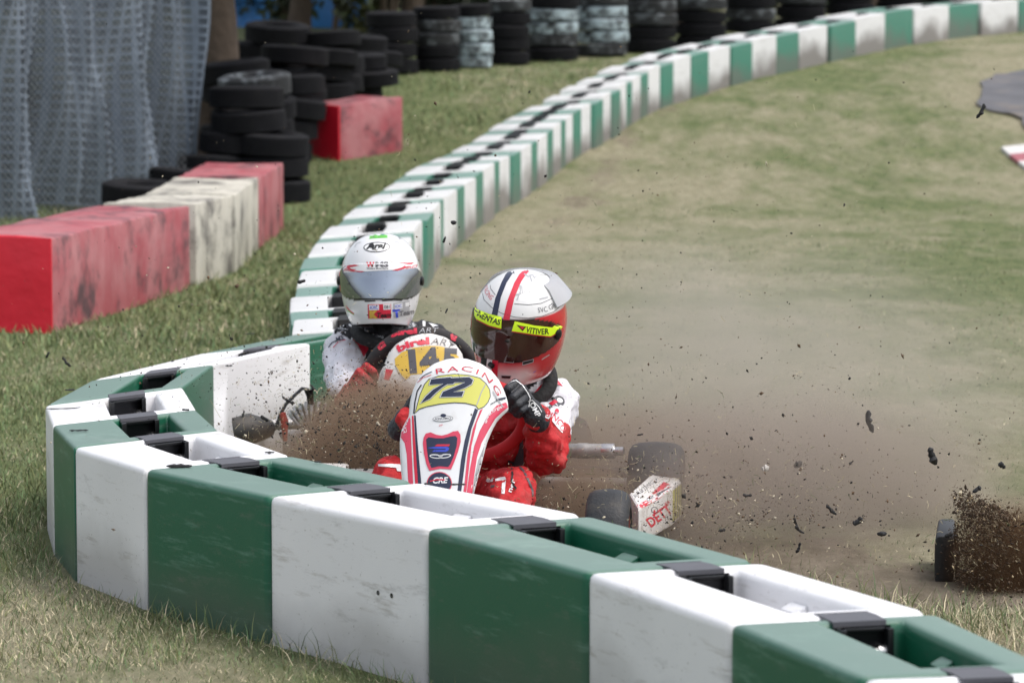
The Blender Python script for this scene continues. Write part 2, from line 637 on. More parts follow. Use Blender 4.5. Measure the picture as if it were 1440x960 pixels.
M_kw = mat('kerb white paint', (.62, .60, .58), .7, dirt=(.25, .22, .18))
M_kr = mat('kerb red paint', (.34, .10, .12), .7, dirt=(.2, .15, .12))
kerb = MB()
_a, _b = G(1408, 212), G(1470, 260)
for k in range(9):
    p0 = _a.lerp(_b, k / 8 * 1.6); p1 = _a.lerp(_b, (k + 1) / 8 * 1.6)
    wv = Vector((1.3, .1, 0))
    vs = []
    for p in (p0, p1):
        for w_, z in ((0, -.05), (0, .03), (.35, .075), (1, .075), (1, -.05)):
            q = p + wv * w_; vs.append(Vector((q.x, q.y, ground_z(q.y) + z)))
    kerb.add(vs, [(0, 1, 6, 5), (1, 2, 7, 6), (2, 3, 8, 7), (3, 4, 9, 8), (0, 4, 3, 2, 1), (5, 6, 7, 8, 9)], k % 2)
ko = kerb.build('kerb', [M_kw, M_kr], None); ko['kind'] = 'structure'

# ------------------------------------------------------------------ barrier row
BH = 0.387
def plastic(name, col, scuff, smt, rough=.42, low=0.0, top=0.0):
    m, t, b = new_mat(name)
    n, l = t.nodes, t.links
    tc = n.new('ShaderNodeTexCoord'); ge = n.new('ShaderNodeNewGeometry')
    a = n.new('ShaderNodeTexNoise'); a.inputs['Scale'].default_value = 2.5; a.inputs['Detail'].default_value = 6
    l.new(ge.outputs['Position'], a.inputs['Vector'])
    mx = n.new('ShaderNodeMix'); mx.data_type = 'RGBA'
    mx.inputs[6].default_value = (*[c * .88 for c in col], 1); mx.inputs[7].default_value = (*[min(1, c * 1.1) for c in col], 1)
    l.new(a.outputs['Fac'], mx.inputs[0])
    # long thin scrape marks
    mp = n.new('ShaderNodeMapping'); mp.inputs['Scale'].default_value = (1.2, 1.2, 9)
    mp.inputs['Rotation'].default_value = (.25, .2, 0)
    l.new(ge.outputs['Position'], mp.inputs['Vector'])
    s1 = n.new('ShaderNodeTexNoise'); s1.inputs['Scale'].default_value = 3.2; s1.inputs['Detail'].default_value = 9; s1.inputs['Roughness'].default_value = .72
    l.new(mp.outputs[0], s1.inputs['Vector'])
    r1 = n.new('ShaderNodeMapRange'); r1.inputs[1].default_value = .555; r1.inputs[2].default_value = .68; r1.inputs[4].default_value = smt
    l.new(s1.outputs['Fac'], r1.inputs[0])
    m2 = n.new('ShaderNodeMix'); m2.data_type = 'RGBA'
    l.new(r1.outputs[0], m2.inputs[0]); l.new(mx.outputs[2], m2.inputs[6]); m2.inputs[7].default_value = (*scuff, 1)
    # dust and soil splash in specks
    vo = n.new('ShaderNodeTexNoise'); vo.inputs['Scale'].default_value = 120; vo.inputs['Detail'].default_value = 2
    l.new(ge.outputs['Position'], vo.inputs['Vector'])
    r2 = n.new('ShaderNodeMapRange'); r2.inputs[1].default_value = .70; r2.inputs[2].default_value = .74; r2.inputs[4].default_value = .5
    l.new(vo.outputs['Fac'], r2.inputs[0])
    m3 = n.new('ShaderNodeMix'); m3.data_type = 'RGBA'
    l.new(r2.outputs[0], m3.inputs[0]); l.new(m2.outputs[2], m3.inputs[6]); m3.inputs[7].default_value = (.10, .075, .055, 1)
    res = m3.outputs[2]
    if low:
        # broad grey smudges of rubber dragged along the block
        mp2 = n.new('ShaderNodeMapping'); mp2.inputs['Scale'].default_value = (.9, .9, 3.5); mp2.inputs['Rotation'].default_value = (-.15, .3, .4)
        l.new(ge.outputs['Position'], mp2.inputs['Vector'])
        g1 = n.new('ShaderNodeTexNoise'); g1.inputs['Scale'].default_value = 4.5; g1.inputs['Detail'].default_value = 10; g1.inputs['Roughness'].default_value = .78
        l.new(mp2.outputs[0], g1.inputs['Vector'])
        g2 = n.new('ShaderNodeMapRange'); g2.inputs[1].default_value = .57; g2.inputs[2].default_value = .72; g2.inputs[4].default_value = .5
        l.new(g1.outputs['Fac'], g2.inputs[0])
        g3 = n.new('ShaderNodeMix'); g3.data_type = 'RGBA'
        l.new(g2.outputs[0], g3.inputs[0]); l.new(res, g3.inputs[6]); g3.inputs[7].default_value = (.16, .15, .14, 1)
        res = g3.outputs[2]
        # tyre rubber and mud rubbed on the lower half of the row
        sx = n.new('ShaderNodeSeparateXYZ'); l.new(tc.outputs['Object'], sx.inputs[0])
        a2 = n.new('ShaderNodeTexNoise'); a2.inputs['Scale'].default_value = 1.6; a2.inputs['Detail'].default_value = 7
        l.new(ge.outputs['Position'], a2.inputs['Vector'])
        ad = n.new('ShaderNodeMath'); ad.operation = 'MULTIPLY_ADD'
        l.new(sx.outputs[2], ad.inputs[0]); ad.inputs[1].default_value = -1.5; l.new(a2.outputs['Fac'], ad.inputs[2])
        r3 = n.new('ShaderNodeMapRange'); r3.inputs[1].default_value = .16; r3.inputs[2].default_value = .42; r3.inputs[4].default_value = low
        l.new(ad.outputs[0], r3.inputs[0])
        m4 = n.new('ShaderNodeMix'); m4.data_type = 'RGBA'
        l.new(r3.outputs[0], m4.inputs[0]); l.new(res, m4.inputs[6]); m4.inputs[7].default_value = (.115, .10, .09, 1)
        res = m4.outputs[2]
    # upper faces mixed paler: sky sheen put into the colour, plus a dust film
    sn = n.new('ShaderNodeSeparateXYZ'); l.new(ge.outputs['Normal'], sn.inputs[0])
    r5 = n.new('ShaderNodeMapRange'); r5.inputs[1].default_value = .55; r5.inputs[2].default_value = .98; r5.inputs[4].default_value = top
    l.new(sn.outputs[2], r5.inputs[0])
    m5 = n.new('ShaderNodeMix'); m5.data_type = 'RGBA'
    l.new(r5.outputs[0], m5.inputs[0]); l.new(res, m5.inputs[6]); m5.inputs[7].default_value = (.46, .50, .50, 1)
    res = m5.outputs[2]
    l.new(res, b.inputs['Base Color'])
    b.inputs['Roughness'].default_value = rough
    bp = n.new('ShaderNodeBump'); bp.inputs['Strength'].default_value = .06; bp.inputs['Distance'].default_value = .01
    no = n.new('ShaderNodeTexNoise'); no.inputs['Scale'].default_value = 220
    l.new(ge.outputs['Position'], no.inputs['Vector'])
    l.new(no.outputs['Fac'], bp.inputs['Height']); l.new(bp.outputs[0], b.inputs['Normal'])
    return m
M_wn = plastic('white moulded plastic', (.76, .755, .77), (.36, .33, .30), .62, low=.42)
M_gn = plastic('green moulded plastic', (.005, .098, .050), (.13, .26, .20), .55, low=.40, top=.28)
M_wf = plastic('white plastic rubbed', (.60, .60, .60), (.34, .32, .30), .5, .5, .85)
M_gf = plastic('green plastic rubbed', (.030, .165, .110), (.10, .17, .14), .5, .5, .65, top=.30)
M_blk = mat('black plastic', (.005, .005, .006), .32, var=.3, scale=20, spec=.35)
M_strap = mat('grey strap', (.085, .085, .098), .55, var=.15, scale=30)
M_steel = mat('bolt steel', (.5, .5, .5), .3, 1.0)

BLOCKS = []      # plan outlines, used to keep grass out of them
def block(seam_far, seam_near, white, label, near=True, holes=False, corner=True, jit=(0, 0, 0)):
    (oa, ia), (ob, ib) = seam_far, seam_near
    def pl(p, q, u): return Vector((p.x + (q.x - p.x) * u, p.y + (q.y - p.y) * u, 0))
    L_ = ((oa + ia) / 2 - (ob + ib) / 2).length
    g = .0035 / L_
    c = (oa + ia + ob + ib) / 4
    zb = float(ground_z(c.y))
    t_ = thing('barrier_block', (c.x, c.y, zb), label, 'barrier block', 'green and white plastic barrier blocks')
    BLOCKS.append([(oa.x, oa.y), (ia.x, ia.y), (ib.x, ib.y), (ob.x, ob.y)])
    def pt(s_, t, z):
        a = pl(oa, ia, t); b = pl(ob, ib, t)
        q = a.lerp(b, s_)
        return Vector((q.x + jit[0], q.y + jit[1], float(ground_z(q.y)) + z + jit[2]))
    S_ = [g, .075, (.86 if near else .93), 1 - g]
    T_ = [0, .41, .79, 1] if near else [0, .36, .64, 1]
    mb = MB()
    lo = -.03
    for s0, s1 in zip(S_, S_[1:]):
        for t0, t1 in zip(T_, T_[1:]):
            if s0 == S_[1] and t0 == T_[1]: continue
            mb.add([pt(s0, t0, BH), pt(s1, t0, BH), pt(s1, t1, BH), pt(s0, t1, BH)], [(0, 1, 2, 3)])
    # pocket with sloping walls in the middle of the top
    q = [(S_[1], T_[1]), (S_[2], T_[1]), (S_[2], T_[2]), (S_[1], T_[2])]
    qi = [(S_[1] + .01, T_[1] + .012), (S_[2] - .02, T_[1] + .012), (S_[2] - .02, T_[2] - .012), (S_[1] + .01, T_[2] - .012)]
    zd = BH - (.27 if near else .15)
    for k in range(4):
        a, b = q[k], q[(k + 1) % 4]; ai, bi = qi[k], qi[(k + 1) % 4]
        mb.add([pt(*a, BH), pt(*b, BH), pt(*bi, zd), pt(*ai, zd)], [(0, 1, 2, 3)])
    mb.add([pt(*x, zd) for x in qi], [(0, 1, 2, 3)])
    for s0, s1 in zip(S_, S_[1:]):
        for t in (0, 1):
            mb.add([pt(s0, t, BH), pt(s1, t, BH), pt(s1, t, lo), pt(s0, t, lo)], [(0, 1, 2, 3)])
    for t0, t1 in zip(T_, T_[1:]):
        for s_ in (S_[0], S_[-1]):
            mb.add([pt(s_, t0, BH), pt(s_, t1, BH), pt(s_, t1, lo), pt(s_, t0, lo)], [(0, 1, 2, 3)])
    mb.add([pt(S_[0], 0, lo), pt(S_[0], 1, lo), pt(S_[-1], 1, lo), pt(S_[-1], 0, lo)], [(0, 1, 2, 3)])
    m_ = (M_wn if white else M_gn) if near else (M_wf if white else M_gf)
    body = mb.build('body', m_, t_, smooth=40, bevel=.022 if near else .018, seg=3 if near else 2,
                    corners=[(pt(S_[-1], 1, 0), .055), (pt(S_[0], 1, 0), .03)] if near and corner else None)
    # moulded lug on the pocket wall
    if near:
        lug = MB()
        for t0, t1, in ((T_[2] - .07, T_[2] - .005),):
            a = [pt(.42, t0, BH - .05), pt(.52, t0, BH - .05), pt(.52, t1, BH - .035), pt(.42, t1, BH - .035)]
            b_ = [p - Vector((0, 0, .10)) for p in a]
            lug.add(a + b_, [(0, 1, 2, 3), (0, 1, 5, 4), (1, 2, 6, 5), (2, 3, 7, 6), (3, 0, 4, 7)])
        lug.build('lug', m_, body, bevel=.008, seg=2)
    # black hinge housing at the far end of the pocket
    hb = MB()
    s0, t0, t1 = (.088, .450, .710) if near else (.03, .41, .59)
    dl = .014 / L_; ch = min(.3,   .042 / L_) if near else min(.5, .13 / L_)
    def slab(sa, sb, ta, tb, za, zb2):
        a = [pt(sa, ta, za), pt(sb, ta, za), pt(sb, tb, za), pt(sa, tb, za)]
        b2 = [pt(sa, ta, zb2), pt(sb, ta, zb2), pt(sb, tb, zb2), pt(sa, tb, zb2)]
        hb.add(a + b2, [(0, 1, 2, 3), (7, 6, 5, 4), (0, 4, 5, 1), (1, 5, 6, 2), (2, 6, 7, 3), (3, 7, 4, 0)])
    zt = BH - (.009 if near else .003)
    if not near:
        t0, t1 = .40, .61
        slab(s0, s0 + min(.55, .19 / L_), t0 + .01, t1 - .01, BH + .005, BH - .1)
    slab(s0, s0 + dl, t0, t1, zt, BH - .145)                                  # plate
    slab(s0 + dl, s0 + ch, t0, t0 + .03, zt, BH - .14)                        # cheeks
    slab(s0 + dl, s0 + ch, t1 - .03, t1, zt, BH - .14)
    if near:
        slab(s0 + dl, s0 + dl * 1.8, t0 + .03, t1 - .03, zt, BH - .018)       # rim
        slab(s0 + dl, s0 + dl * 1.8, t0 + .03, t1 - .03, BH - .125, BH - .14)
    else:
        slab(s0 + dl, s0 + ch, t0 + .03, t1 - .03, zt - .02, BH - .14)
    s1 = s0 + ch
    h = hb.build('hinge_housing', M_blk, t_, bevel=.003 if near else 0)
    if near:
        bo = MB()
        cpt = pt((s0 + s1) / 2, t1 - .05, BH - .06)
        ax = (pt(.2, t0, 0) - pt(.2, t1, 0)).normalized()
        bo.lathe([(0.001, .016), (.010, .016), (.010, .006), (.016, .006), (.016, -.02)], cpt, ax, 12)
        bo.build('bolt', M_steel, h)
    # grey strap bridging the joint
    st = MB()
    e0, e1 = -.05 / L_, (.085 if near else .03)
    ta_, tb_ = (.450, .710) if near else (.42, .58)
    for (sa, sb, za, zb_) in ((e0, -.0, .001, .003), (-.0, .02, .003, .003), (.02, e1, .003, .001)):
        st.add([pt(sa, ta_, BH + za), pt(sb, ta_, BH + zb_), pt(sb, tb_, BH + zb_), pt(sa, tb_, BH + za)], [(0, 1, 2, 3)])
    for (sa, sb, za, zb_) in ((e0, -.0, .001, .003), (-.0, .02, .003, .003), (.02, e1, .003, .001)):
        for t in (ta_, tb_):
            st.add([pt(sa, t, BH + za), pt(sb, t, BH + zb_), pt(sb, t, BH - .002), pt(sa, t, BH - .002)], [(0, 1, 2, 3)])
    st.add([pt(e0, ta_, BH + .002), pt(e0, tb_, BH + .002), pt(e0, tb_, BH - .002), pt(e0, ta_, BH - .002)], [(0, 1, 2, 3)])
    st.add([pt(e1, ta_, BH + .001), pt(e1, tb_, BH + .001), pt(e1, tb_, BH - .012), pt(e1, ta_, BH - .012)], [(0, 1, 2, 3)])
    st.build('connector_strap', M_strap if near else M_blk, t_, smooth=30)
    if holes:
        ho = MB()
        for px_, py_ in ((532, 833), (551, 837)):
            bv = mesh_bvh(body)
            hit, nrm, _, _ = bv.ray_cast(CAM, ray(px_, py_).normalized())
            if hit is not None:
                ho.lathe([(.006, .0012), (.0045, .0006), (.001, .0002)], hit, nrm, 12)
        if ho.f: ho.build('screw_hole', M_blk, body)
    return t_

near_px = [((1420, 1046), (1700, 1035)), ((1210, 955), (1490, 942)), ((1025, 878), (1316, 863)), ((825, 806), (1071, 791)), ((598, 743), (830, 725)),
           ((377, 698), (591, 678)), ((203, 659), (409, 640)), ((104, 629), (308, 604)), ((74, 597), (276, 575)), ((64, 570), (257, 544)),
           ((128, 535), (301, 512)), ((283, 497), (437, 482)), ((413, 471), (571, 461))]
seams = [(G(*a, BH), G(*b, BH)) for a, b in near_px]
near_lab = [
    (True, 'white barrier block cut off by the bottom edge of the photo'),
    (False, 'large green barrier block in the bottom right corner, its dark pocket open'),
    (True, 'large white barrier block below the loose kart wheels, right of the near greens'),
    (False, 'large green barrier block in front of the red sidepod and front wheel'),
    (True, 'large white barrier block with two small screw holes, below the number 72 kart'),
    (False, 'wide green barrier block in front of the brown dust, left of the two-hole white one'),
    (True, 'white barrier block with dark rubber strip on top, just before the bend'),
    (False, 'narrow green barrier block at the start of the bend, rubber flake on top'),
    (True, 'narrow white barrier block at the bend, long curved rubber strip on top'),
    (False, 'green barrier block at the very back of the bend, seen end on'),
    (True, 'white barrier block speckled with soil, behind the engine with cooling fins'),
    (False, 'green barrier block behind the white sleeve of the driver in the white helmet')]
for i in range(len(seams) - 1):
    wht, lab = near_lab[i]
    block(seams[i + 1], seams[i], wht, lab, True, holes=(i == 4), corner=(i < 6))

LW = [(417, 462), (406, 428), (420, 390), (430, 356), (457, 324), (489, 300), (513, 280), (542, 260), (574, 240), (607, 224), (642, 209), (670, 194),
      (692, 180), (716, 166), (744, 153), (771, 140), (795, 127), (818, 115), (843, 103)]
RW = [(572, 452), (554, 418), (557, 382), (571, 346), (592, 314), (611, 290), (632, 270), (658, 251), (686, 235), (713, 220), (738, 206), (762, 191),
      (783, 177), (801, 163), (826, 149), (853, 134), (878, 121), (897, 109), (915, 97),
      (950, 85.5), (1006, 67.5), (1075, 53.5), (1141, 40.5), (1218, 25), (1303, 8), (1402, 0), (1500, -4), (1600, -7)]
Rw = [G(*p, BH) for p in RW]
Lw = [G(*p, BH) for p in LW]
for k in range(len(Lw), len(Rw)):
    a = Rw[max(0, k - 1)]; b = Rw[min(len(Rw) - 1, k + 1)]
    d = (b - a); d.z = 0; d.normalize()
    Lw.append(Rw[k] + Vector((-d.y, d.x, 0)) * .42)
# smooth the two edges a little so that neighbouring blocks agree
def smooth_line(ps, it=2):
    for _ in range(it):
        ps = [ps[0]] + [(ps[i - 1] + ps[i] * 2 + ps[i + 1]) / 4 for i in range(1, len(ps) - 1)] + [ps[-1]]
    return ps
Rw, Lw = smooth_line(Rw, 1), smooth_line(Lw, 1)
def lerp_line(ps, u):
    i = max(0, min(len(ps) - 2, int(math.floor(u))))
    return ps[i].lerp(ps[i + 1], u - i)
us = [-.5]
for k in range(len(Rw) - 1):
    us += [k + .27, k + .73]
far_seams = [(lerp_line(Lw, max(-.02, u)), lerp_line(Rw, max(-.02, u))) if u > 0 else seams[-1] for u in us]
nb = len(far_seams) - 1
for i in range(nb):
    wht = i % 2 == 0
    j = i // 2
    if j < 14:
        lab = f"{'white' if wht else 'green'} barrier block in the far row, {ORD[j]} {'white' if wht else 'green'} one along from behind the white helmet"
    else:
        jj = (len(RW) - 4 - j)
        jj = max(0, min(19, jj))
        lab = f"{'white' if wht else 'green'} barrier block with rubbed mud, {ORD[jj]} {'white' if wht else 'green'} one from the photo's right edge"
    if pix(far_seams[i][1])[0] > 1490: break
    block(far_seams[i + 1], far_seams[i], wht, lab, False, jit=(random.uniform(-.022, .022), random.uniform(-.012, .012), random.uniform(-.016, .010) + (.006 if wht else -.006)))

# ------------------------------------------------------------------ padded blocks along the left
def vinyl(name, end, side, fade, soot):
    m, t, b = new_mat(name)
    n, l = t.nodes, t.links
    ge = n.new('ShaderNodeNewGeometry')
    def noise(sc, det=6, ro=.6):
        q = n.new('ShaderNodeTexNoise'); q.inputs['Scale'].default_value = sc; q.inputs['Detail'].default_value = det; q.inputs['Roughness'].default_value = ro
        l.new(ge.outputs['Position'], q.inputs['Vector']); return q.outputs['Fac']
    def ramp(f, a, c, hi):
        q = n.new('ShaderNodeMapRange'); q.inputs[1].default_value = a; q.inputs[2].default_value = c; q.inputs[4].default_value = hi
        l.new(f, q.inputs[0]); return q.outputs[0]
    def mix(f, a, c):
        q = n.new('ShaderNodeMix'); q.data_type = 'RGBA'; l.new(f, q.inputs[0])
        for i, x in ((6, a), (7, c)):
            if isinstance(x, tuple): q.inputs[i].default_value = (*x, 1)
            else: l.new(x, q.inputs[i])
        return q.outputs[2]
    c = mix(ramp(noise(3.5), .35, .65, 1), side, fade)
    c = mix(ramp(noise(2.6, 8, .72), .50, .63, .85), c, soot)
    l.new(c, b.inputs['Base Color']); b.inputs['Roughness'].default_value = .55
    bp = n.new('ShaderNodeBump'); bp.inputs['Strength'].default_value = .5; bp.inputs['Distance'].default_value = .05
    mp = n.new('ShaderNodeMapping'); mp.inputs['Scale'].default_value = (3, 3, .8); l.new(ge.outputs['Position'], mp.inputs['Vector'])
    q = n.new('ShaderNodeTexNoise'); q.inputs['Scale'].default_value = 2.5; q.inputs['Detail'].default_value = 4; l.new(mp.outputs[0], q.inputs['Vector'])
    l.new(q.outputs['Fac'], bp.inputs['Height']); l.new(bp.outputs[0], b.inputs['Normal'])
    return m
M_red = mat('bright red vinyl', (.62, .010, .030), .42, var=.2, scale=4, bump=.35, bscale=7)
M_pink = vinyl('faded red vinyl', None, (.34, .062, .078), (.42, .165, .175), (.035, .028, .034))
M_cream = vinyl('cream vinyl', None, (.48, .45, .38), (.56, .53, .46), (.085, .075, .07))

def pad_block(corner_base, far_base, h, wid, m_end, m_side, label):
    """a padded box: near bottom corner and far bottom corner of the long side that faces the run-off, width to the left"""
    A, B = Vector(corner_base), Vector(far_base)
    d = (B - A); d.z = 0; ln = d.length; d.normalize()
    nrm = Vector((-d.y, d.x, 0)) * wid
    za, zb = float(ground_z(A.y)) - .01, float(ground_z(B.y)) - .01
    c = (A + B + nrm) / 2
    t = thing('padded_block', (c.x, c.y, (za + zb) / 2), label, 'padded block', 'padded vinyl blocks by the tyre pile')
    ns = 10
    def loft(name, m, s0, s1):
        mb = MB()
        prof = [(0, 0), (0, .5), (0, 1), (.33, 1), (.66, 1), (1, 1), (1, .5), (1, 0)]
        rings = []
        N = max(2, int(ns * (s1 - s0)))
        for i in range(N + 1):
            s_ = s0 + (s1 - s0) * i / N
            ring = []
            for a, b in prof:
                sag = .012 * math.sin(s_ * 17 + a * 3) * (b == 1) * (0 < a < 1) + random.uniform(-.006, .006)
                q = A + d * (ln * s_) + nrm * a
                ring.append(Vector((q.x, q.y, za + (zb - za) * s_ + h * b + sag)))
            rings.append(ring)
        k = len(prof)
        vs = [v for r_ in rings for v in r_]
        fs = [(i * k + j, i * k + j + 1, (i + 1) * k + j + 1, (i + 1) * k + j) for i in range(N) for j in range(k - 1)]
        fs += [tuple(range(k)), tuple(range(N * k, N * k + k))]
        mb.add(vs, fs)
        return mb.build(name, m, t, smooth=45, bevel=.016, seg=2)
    if m_end is not m_side:
        e = .02 / ln * 1.0
        loft('end_panel', m_end, -e, 0.0 - .002 / ln)
    loft('side_cover', m_side, 0.0, 1.0)
    return t
pad_block(G(75, 468), G(268, 406), .475, .55, M_red, M_pink, 'long padded block at the left edge, bright red end and faded pink side')
pad_block(G(277, 402), G(328, 384), .475, .55, M_cream, M_cream, 'cream padded block with black scuffs, nearest to the long red one')
pad_block(G(332, 382), G(364, 350), .475, .55, M_cream, M_cream, 'cream padded block between the other cream one and a pink one')
pad_block(G(366, 350), G(399, 322), .475, .55, M_pink, M_pink, 'faded pink padded block in front of the left tyre pile')
_A5 = G(479, 227)
pad_block(_A5, _A5 + Vector((.50, .50, 0)), .46, .52, M_red, M_pink, 'short red and pink padded block standing alone on the grass behind')

# ------------------------------------------------------------------ tyres
M_tyre = mat('old tyre rubber', (.009, .009, .011), .85, var=.35, scale=9, dirt=(.030, .028, .026), dscale=7, damt=.35, spec=.22)
def paint_mat(name, col, amt):
    return mat(name, (.025, .026, .028), .75, var=.3, scale=9, dirt=col, dscale=6.5, damt=amt)
M_tp = paint_mat('tyre with worn white paint', (.50, .60, .64), .95)
MATS['tyre with worn white paint'].node_tree.nodes
for nd in M_tp.node_tree.nodes:
    if nd.type == 'MAP_RANGE':
        nd.inputs[1].default_value = .40; nd.inputs[2].default_value = .56
M_tq = paint_mat('tyre with old grey paint', (.30, .33, .35), .8)
for nd in M_tq.node_tree.nodes:
    if nd.type == 'MAP_RANGE':
        nd.inputs[1].default_value = .50; nd.inputs[2].default_value = .66
def tyre_mesh(m, name):
    mb = MB()
    prof = [(.155, -.055), (.165, -.075), (.20, -.088), (.24, -.086), (.268, -.070)]
    for k in range(5):
        z = -.062 + k * .031
        prof += [(.285, z - .010), (.287, z + .010), (.279, z + .012), (.279, z + .018)] if k < 4 else [(.285, z - .010), (.284, z + .004)]
    prof += [(.268, .074), (.24, .086), (.20, .088), (.165, .075), (.155, .055), (.17, .03), (.25, .03), (.25, -.03), (.17, -.03), (.155, -.055)]
    mb.lathe(prof, (0, 0, 0), (0, 0, 1), 40)
    o = mb.build('tyre', m, None, smooth=50)
    me = o.data
    bpy.data.objects.remove(o)
    return me
TM = {'black': tyre_mesh(M_tyre, 'a'), 'white': tyre_mesh(M_tp, 'b'), 'grey': tyre_mesh(M_tq, 'c')}
POSW = ['bottom', 'second from bottom', 'middle', 'fourth from bottom', 'fifth from bottom', 'sixth from bottom', 'topmost']
def tyre(loc, dia, hgt, kind, label, group, tilt=(0, 0)):
    o = bpy.data.objects.new('tyre', TM[kind])
    COL.objects.link(o)
    o.location = loc
    o.rotation_euler = (tilt[0], tilt[1], random.uniform(0, 6.28))
    s_ = dia / .574
    o.scale = (s_, s_, hgt / .176)
    return tag(o, label, 'tyre', group)
def stack(px, d, n, dia, hgt, kinds, where, group, jit=.012, shift=None, tl=.03):
    x = (px - 720) / F * d
    z = float(ground_z(d))
    for k in range(n):
        kd = kinds[k] if k < len(kinds) else 'black'
        sh = shift.get(k, (0, 0)) if shift else (0, 0)
        pos = 'bottom' if k == 0 else ('top' if k == n - 1 else f'{ORD[k]} from bottom')
        cw = {'black': 'black', 'white': 'white painted', 'grey': 'grey smeared black'}[kd]
        tyre((x + random.uniform(-jit, jit) + sh[0], d + random.uniform(-jit, jit) + sh[1], z + hgt * (k + .5)), dia, hgt * .985, kd,
             f'{cw} tyre, {pos} in {where}', group, (random.uniform(-tl, tl), random.uniform(-tl, tl)))
gb = 'tyres stacked in the wall at the back'
b_ = 'black'; w_ = 'white'; q_ = 'grey'
wall = [  # px centre, depth, count, dia, height, paint, name
    (552, 34.6, 4, .50, .150, [b_, b_, b_, b_], 'back stack beside the bushes'),
    (615, 34.9, 5, .47, .125, [b_, b_, q_, q_, b_], 'stack left of the whitest narrow stack'),
    (664, 35.2, 5, .40, .125, [w_, w_, w_, w_, b_], 'narrow whitest stack at the back'),
    (716, 35.6, 5, .43, .130, [b_, b_, b_, b_, q_], 'black stack right of the narrow white stack'),
    (776, 36.1, 5, .545, .130, [b_, q_, w_, w_, b_], 'back stack with white upper rows'),
    (846, 36.6, 5, .545, .130, [q_, w_, w_, w_, q_], 'broad stack with four pale rows'),
    (915, 37.2, 5, .545, .135, [b_, b_, q_, q_, b_], 'dark stack right of the broad pale stack'),
    (984, 37.7, 5, .545, .135, [b_, b_, b_, q_, b_], 'stack above the upper barrier curve'),
    (1054, 38.3, 5, .545, .135, [b_, b_, q_, b_, b_], 'fifth back stack from the top right'),
    (1124, 38.9, 5, .545, .135, [b_, b_, b_, q_, b_], 'fourth back stack from the top right'),
    (1194, 39.5, 5, .545, .135, [b_, b_, b_, b_, b_], 'third back stack from the top right'),
    (1264, 40.1, 5, .545, .135, [b_, b_, b_, b_, b_], 'second back stack from the top right'),
    (1334, 41.2, 5, .545, .135, [b_, b_, b_, b_, b_], 'last back stack at the top right')]
for px_, d_, n_, di_, h_, kk, nm in wall:
    stack(px_, d_, n_, di_, h_, kk, nm, gb)
gl = 'tyres piled on the left behind the padded blocks'
stack(383, 27.2, 5, .58, .176, [], 'front stack by pink padded block', gl, jit=.06, tl=.09, shift={3: (-.18, .1), 4: (-.19, .12), 2: (-.02, 0)})
stack(318, 27.2, 3, .58, .172, [], 'low stack behind the pink padded block', gl, jit=.10, tl=.11)
stack(250, 26.2, 2, .58, .165, [], 'pair behind the cream padded blocks', gl, jit=.10, tl=.11)
stack(196, 25.0, 2, .56, .165, [], 'pair at the foot of the net', gl, jit=.10, tl=.11)
stack(362, 28.1, 5, .58, .176, [b_, b_, b_, b_, q_], 'stack just behind the front left stack', gl, jit=.10, tl=.11)
stack(345, 29.0, 5, .58, .176, [], 'stack beside the tree trunk', gl, jit=.10, tl=.11)
stack(396, 29.4, 4, .58, .176, [], 'stack left of the lone red padded block', gl, jit=.10, tl=.11)
stack(412, 30.2, 5, .58, .165, [], 'tall stack in the heart of the left pile', gl, jit=.10, tl=.11)
stack(462, 31.8, 3, .56, .170, [], 'stack behind the lone red padded block', gl, jit=.10, tl=.11)
stack(448, 31.6, 5, .58, .150, [], 'rear stack under the blue tarpaulin', gl, jit=.10, tl=.11)
stack(505, 32.4, 3, .54, .150, [], 'low stack ending the left pile', gl, jit=.10, tl=.11)
stack(380, 31.6, 5, .58, .165, [], 'rear stack beside the trunk', gl, jit=.10, tl=.11)
stack(520, 33.8, 3, .52, .150, [], 'low rear stack beside the bushes', gl, jit=.10, tl=.11)

# ------------------------------------------------------------------ safety net and wire fence on the left
M_net = mat('pale net cord', (.21, .255, .315), .85, var=.4, scale=12)
M_shade = mat('grey shade cloth', (.115, .14, .175), .9, var=.7, scale=2.5, alpha=.92)
M_wire = mat('galvanised wire', (.32, .33, .34), .45, .7)
net_o = thing('safety_net', ((60 - 720) / F * 25.6, 25.6, 0), 'pale blue grey debris net hanging in folds at the left edge', 'net')
na, nbv = Vector(((-95 - 720) / F * 25.2, 25.2, 0)), Vector(((262 - 720) / F * 27.6, 27.6, 0))
nd = (nbv - na); nlen = nd.length; nd.normalize(); nn = Vector((nd.y, -nd.x, 0))
NH = 2.7
def netp(s_, z):
    fold = .13 * math.sin(s_ * 9 + .7 * math.sin(z * 1.1)) + .05 * math.sin(s_ * 23 + z * 1.9 + 1) + .03 * math.sin(s_ * 37 - z * 2.6) + .05 * math.sin(z * 2.2 + s_ * 4)
    flare = .10 * max(0, (1.0 - z)) * (s_ / nlen)
    p = na + nd * (s_ + flare + .02 * math.sin(z * 2.1 + s_ * 5)) + nn * (fold * (1.25 - .25 * z / NH))
    return Vector((p.x, p.y, float(ground_z(p.y)) + .03 + z + .03 * math.sin(s_ * 6)))
ng = MB()
step = .068
nS, nZ = int(nlen / step * 1.35), int(NH / step)
for i in range(nS + 1):
    s_ = nlen * i / nS
    for j in range(nZ * 2):
        z0, z1 = NH * j / (nZ * 2), NH * (j + 1) / (nZ * 2)
        hw = .010
        ng.add([netp(s_ - hw, z0), netp(s_ + hw, z0), netp(s_ + hw, z1), netp(s_ - hw, z1)], [(0, 1, 2, 3)])
